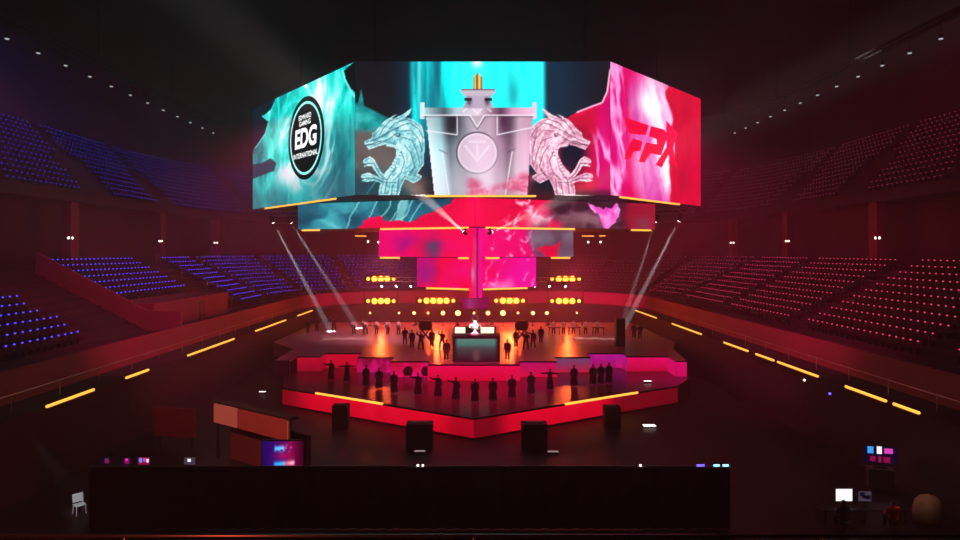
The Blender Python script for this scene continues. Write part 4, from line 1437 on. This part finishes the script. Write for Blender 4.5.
# LED screen beside the booth
t = thing('floor_led_screen', 'floor LED screen with blue and pink lettering shapes beside the pale booth', 'LED screen', (-10.15, 34, 0))
MB().box((0, .1, 1.5), (2.3, .14, 3.0)).build('casing', M['black'], t)


def art_small(i, j):
    c = ramp(i, [(0, (20, 6, 80)), (.35, (60, 6, 96)), (.7, (120, 6, 64)), (1, (44, 0, 22))])
    w = fbm(i * 18, j * 10, 120)
    m1 = np.exp(-((j - .28) / .12) ** 2) * sst(.28, .32, i) * sst(.74, .7, i) * sst(.35, .5, w)
    c = c * (1 - m1[..., None]) + ramp((i - .28) / .44, [(0, (60, 170, 255)), (.5, (120, 190, 255)), (.7, (240, 110, 230)), (1, (240, 60, 180))]) * m1[..., None]
    c = put(c, np.exp(-((j - .55) / .1) ** 2 - ((i - .5) / .2) ** 2) * .6, (190, 10, 90))
    m2 = np.exp(-((j - .86 + .12 * (i - .4)) / .1) ** 2) * sst(.25, .32, i) * sst(.8, .76, i)
    c = c * (1 - m2[..., None]) + ramp((i - .28) / .44, [(0, (40, 150, 230)), (.6, (70, 180, 245)), (.64, (230, 80, 110)), (1, (240, 170, 190))]) * m2[..., None]
    return c


led_grid('display_panel', (-1.1, 0), (1.1, 0), 1.55, 2.95, 44, 28, art_small, t, off=.02)

# drape wall before the stage floor
dp = thing('pipe_and_drape_wall', 'long low black drape wall across the floor in front of everything', 'drape', (-3.1, 30, 0))
b = MB()
nx = 300
xs = np.linspace(-14.9, 15.1, nx)
vs, fs = [], []
for x in xs:
    yy = .07 * math.sin(x * 9) + .04 * math.sin(x * 23 + 1)
    vs += [(x, yy, .02), (x, yy * .5, 2.9)]
fs = [(2 * i, 2 * i + 2, 2 * i + 3, 2 * i + 1) for i in range(nx - 1)]
b.add(vs, fs, 0, True)
cloth = b.build('drape', M['drape'], dp)
MB().cyl((-14.9, 0, 2.94), (15.1, 0, 2.94), .045, n=8).build('top_pipe', M['white'], dp)
for x in np.linspace(-14.9, 15.1, 9):
    MB().cyl((x, .16, 0), (x, .16, 2.95), .03, n=6).build('post', M['black'], dp)
for k, (px, mt, w, what) in enumerate(((418, 'floorlamp', .1, 'white'), (423, 'floorlamp', .1, 'white'), (640, 'floorlamp', .1, 'white'), (700, 'blue', .4, 'violet blue'), (716, 'cyan', .3, 'cyan'), (725, 'cyan', .3, 'cyan'))):
    x = (px - 474) * 30 / 640
    near = ['nearest the stage point', 'second beside the stage point', 'alone on the red side', 'at the end beside the cyan ones', 'inner one at the red end', 'outermost at the red end'][k]
    t = thing('clip_lamp', 'tiny %s lamp on the drape wall, %s' % (what, near), 'lamp', (x, 29.98, 2.985), 0, 'clip lamps on the drape wall')
    MB().box((0, 0, .03), (w, .1, .06)).build('clip', M['black'], t)
    MB().box((0, -.06, .04), (w * .9, .02, .09)).build('lens', M[mt], t)

# white chair at the edge of the floor
t = thing('folding_chair', 'single white chair standing alone in the dark corner of the floor', 'chair', (-19.6, 31.8, 0), .9)
MB().box((0, 0, .45), (.46, .46, .05)).build('seat', M['white'], t)
MB().box((0, .24, .75), (.46, .04, .42), tilt=-.12).build('backrest', M['white'], t)
for sx in (-1, 1):
    for sy in (-1, 1):
        MB().cyl((sx * .2, sy * .2, .43), (sx * .22, sy * .24, 0), .02, n=6).build('leg', M['white'], t)

# control desk in the red-side corner
t = thing('control_desk', 'black control desk in the red-side corner of the floor', 'desk', (18.6, 30.8, 0))
MB().box((0, 0, .72), (4.2, .9, .06)).build('desktop', M['black'], t)
for sx in (-1.9, 0, 1.9):
    MB().box((sx, 0, .345), (.08, .8, .69)).build('leg', M['black'], t)
monitor('monitor with a blank white screen on the control desk', (17.85, 30.9, .75), .84, .62, [(0, 0, 1, 1, 'screen_w')], 0)
monitor('monitor with a dim grey picture beside the blank white one', (18.85, 30.9, .75), .66, .5, [(0, 0, 1, 1, 'screen_d'), (.1, .5, .5, .9, 'screen_navy'), (.55, .2, .95, .6, 'screen_navy'), (.3, .3, .6, .6, 'blackcab')], 0)


def stool(label, loc):
    t = thing('desk_stool', label, 'stool', loc)
    MB().cyl((0, 0, .40), (0, 0, .43), .2, n=16).build('seat', M['black'], t)
    MB().cyl((0, 0, .05), (0, 0, .40), .03, n=8).build('stem', M['black'], t)
    MB().cyl((0, 0, 0), (0, 0, .05), .22, n=16).build('base_plate', M['black'], t)


# operators face the desk (away from the camera)
stool('black stool under the operator at the white monitor', (17.2, 29.72, 0))
person('operator in black seated before the blank white monitor', 'sit', 'black', (17.2, 29.72, 0.03), PI)
stool('black stool under the operator in red', (19.5, 29.72, 0))
person('operator in a red top seated at the end of the control desk', 'sit', 'red', (19.5, 29.72, 0.03), PI)
t = thing('covered_case', 'round-topped equipment case under a tan canvas cover in the red-side corner', 'case', (21.7, 30.6, 0), .2)
MB().lathe([(.62, .18), (.68, .4), (.66, .8), (.58, 1.1), (.4, 1.3), (.15, 1.38), (.02, 1.39)], 20, sx=1.05, sy=.8).build('canvas_cover', M['tan'], t)
for sx in (-1, 1):
    for sy in (-1, 1):
        MB().cyl((sx * .4 - .03, sy * .3, .08), (sx * .4 + .03, sy * .3, .08), .08, n=10).build('caster', M['black'], t)
t = monitor('big screen with bright teal patches and dark cross bars by the red-side wall', (22.2, 35, 1.2), 1.7, 1.0,
            [(0, 0, 1, 1, 'screen_navy'), (.12, .55, .3, .95, 'screen_blue'), (.4, .55, .55, .98, 'screen_w'), (.62, .6, .88, .9, 'screen_pink'), (.2, .1, .36, .4, 'screen_mag'), (.44, .05, .54, .42, 'screen_mag'), (.6, .08, .8, .4, 'screen_mag')], -.3)
q = thing('flight_case', 'tall black flight case under the big teal-patched screen', 'case', (22.2, 35, 0), -.3)
MB().box((0, 0, .62), (1.2, .6, 1.12)).build('body', M['blackcab'], q)
MB().box((0, 0, 1.185), (1.22, .62, .03)).build('lid', M['alu'], q)
for sx in (-.5, .5):
    MB().cyl((sx - .03, 0, .04), (sx + .03, 0, .04), .06, n=8).build('caster', M['black'], q)

# signal lamps on the rink wall, red side
for k, (y, z, mt, what) in enumerate(((42, 3.75, 'blue', 'violet blue'), (45.2, 4.0, 'floorlamp', 'white'))):
    t = thing('signal_lamp', 'small %s signal lamp on the rink wall below the red stand' % what, 'lamp', (23.3, y, z))
    MB().box((-.06, 0, 0), (.12, .4, .4)).build('housing', M['black'], t)
    MB().cyl((-.07, -.19, 0), (-.07, -.24, 0), .08, n=10).build('lens', M[mt], t)

# near parapet with rail
struct(MB().box((0, 5.2, 5.0), (24, .3, 10.0)).build('wall_near_parapet', M['dark']))
t = thing('parapet_rail', 'steel rail along the near parapet below the camera', 'handrail', (0, 5.2, 10.0))
MB().cyl((-12, .3, .56), (12, .3, .56), .016, n=10).build('top_rail', M['rail'], t)
for x in range(-12, 13, 3):
    MB().cyl((x, .3, .55), (x, .05, 0), .012, n=6).build('post', M['rail'], t)

# ------------------------------------------------------------------ light
RED = (1, .008, .15)
MAG = (1, .02, .28)
BLU = (.10, .08, 1)


def area(name, loc, target, rgb, power, sx, sy):
    l = bpy.data.lights.new(name, 'AREA')
    l.shape = 'RECTANGLE'
    l.size, l.size_y = sx, sy
    l.energy = power
    l.color = rgb
    o = link(name, l, None, loc)
    o.rotation_euler = (Vector(target) - Vector(loc)).to_track_quat('-Z', 'Y').to_euler()
    return o


def wash_fill(label, loc, target, rgb, power, angle=90, blend=1.0):  # unseen washes, added to tint stands, stage and haze
    spot('wash_fill', loc, target, rgb, power, angle, blend, .3)


def glow(loc, rgb, power, r=.3):
    l = bpy.data.lights.new('added_glow', 'POINT')
    l.energy = power
    l.color = rgb
    l.shadow_soft_size = r
    return link('added_glow', l, None, loc)


for s in (-1, 1):
    wash_fill('', (s * 12, 42, 22), (s * 30, 58, 5), RED, 24000, 70)
    wash_fill('', (s * 16, 68, 16.8), (s * 32, 88, 6), RED, 20000, 80)
    glow((s * 12.7, 86.8, 9.3), (1, .07, .015), 1800)  # added point lights that spread an amber halo round the lamp frames
    glow((s * 12.7, 86.8, 6.2), (1, .07, .015), 1800)
    glow((s * 5, 86.8, 6.2), (1, .09, .02), 4500, 1.0)
    wash_fill('', (s * 14, 91.5, 9.5), (s * 22, 112, 9), RED, 9000 if s < 0 else 18000, 120)
wash_fill('', (0, 76, 17), (0, 112, 9), RED, 42000, 120)
wash_fill('', (0, 46, 17.5), (0, 56, 2), RED, 20000, 75)
wash_fill('', (-40, 40, 32), (-47, 62, 22), BLU, 14000, 70)
wash_fill('', (-40, 42, 32), (-45, 86, 22), BLU, 14000, 40)
wash_fill('', (40, 40, 32), (47, 66, 22), (1, .01, .16), 12000, 70)
wash_fill('', (-10, 72, 15.0), (-11, 76, 3), (1, .26, .36), 11000, 85)
wash_fill('', (10, 72, 15.0), (11, 76, 3), (1, .2, .22), 5000, 85)
spot('booth_light', (-19, 14, 26), (-13.5, 38, 2.5), (1, .2, .15), 42000, 15, .5, .2)
glow((20.6, 29.6, 3.0), (1, .5, .3), 30, .1)  # added warm light on the covered case and operators, no lamp there
spot('chair_fill', (-18.5, 27, 5), (-19.6, 31.8, .5), (.95, .95, 1), 900, 16, .5, .1)  # unseen spot added to brighten the white chair
spot('board_fill', (-22, 20, 22), (-19.9, 42.5, 1.7), (1, .03, .08), 4500, 8, .6, .2)  # unseen red spot added to lift the signboard
glow((-3, 3.2, 11.6), (1, .12, .06), 45, .1)  # added red light near the camera to pick out the parapet rail

w = bpy.data.worlds.new('world')
SC.world = w
w.use_nodes = True
nt = w.node_tree
nt.nodes.clear()
out = nt.nodes.new('ShaderNodeOutputWorld')
bg = nt.nodes.new('ShaderNodeBackground')
bg.inputs['Color'].default_value = (0, 0, 0, 1)
bg.inputs['Strength'].default_value = 0
vs_ = nt.nodes.new('ShaderNodeVolumeScatter')
vs_.inputs['Color'].default_value = (.9, .9, .9, 1)
vs_.inputs['Density'].default_value = .0037
vs_.inputs['Anisotropy'].default_value = .2
nt.links.new(bg.outputs[0], out.inputs['Surface'])
nt.links.new(vs_.outputs[0], out.inputs['Volume'])

SC.view_settings.view_transform = 'Standard'
SC.view_settings.look = 'None'
SC.view_settings.gamma = 1
SC.view_settings.use_curve_mapping = False
SC.view_settings.exposure = 0
SC.cycles.max_bounces = 4
SC.cycles.diffuse_bounces = 2
SC.cycles.glossy_bounces = 3
SC.cycles.volume_bounces = 0
SC.cycles.sample_clamp_indirect = 2
SC.cycles.use_denoising = True
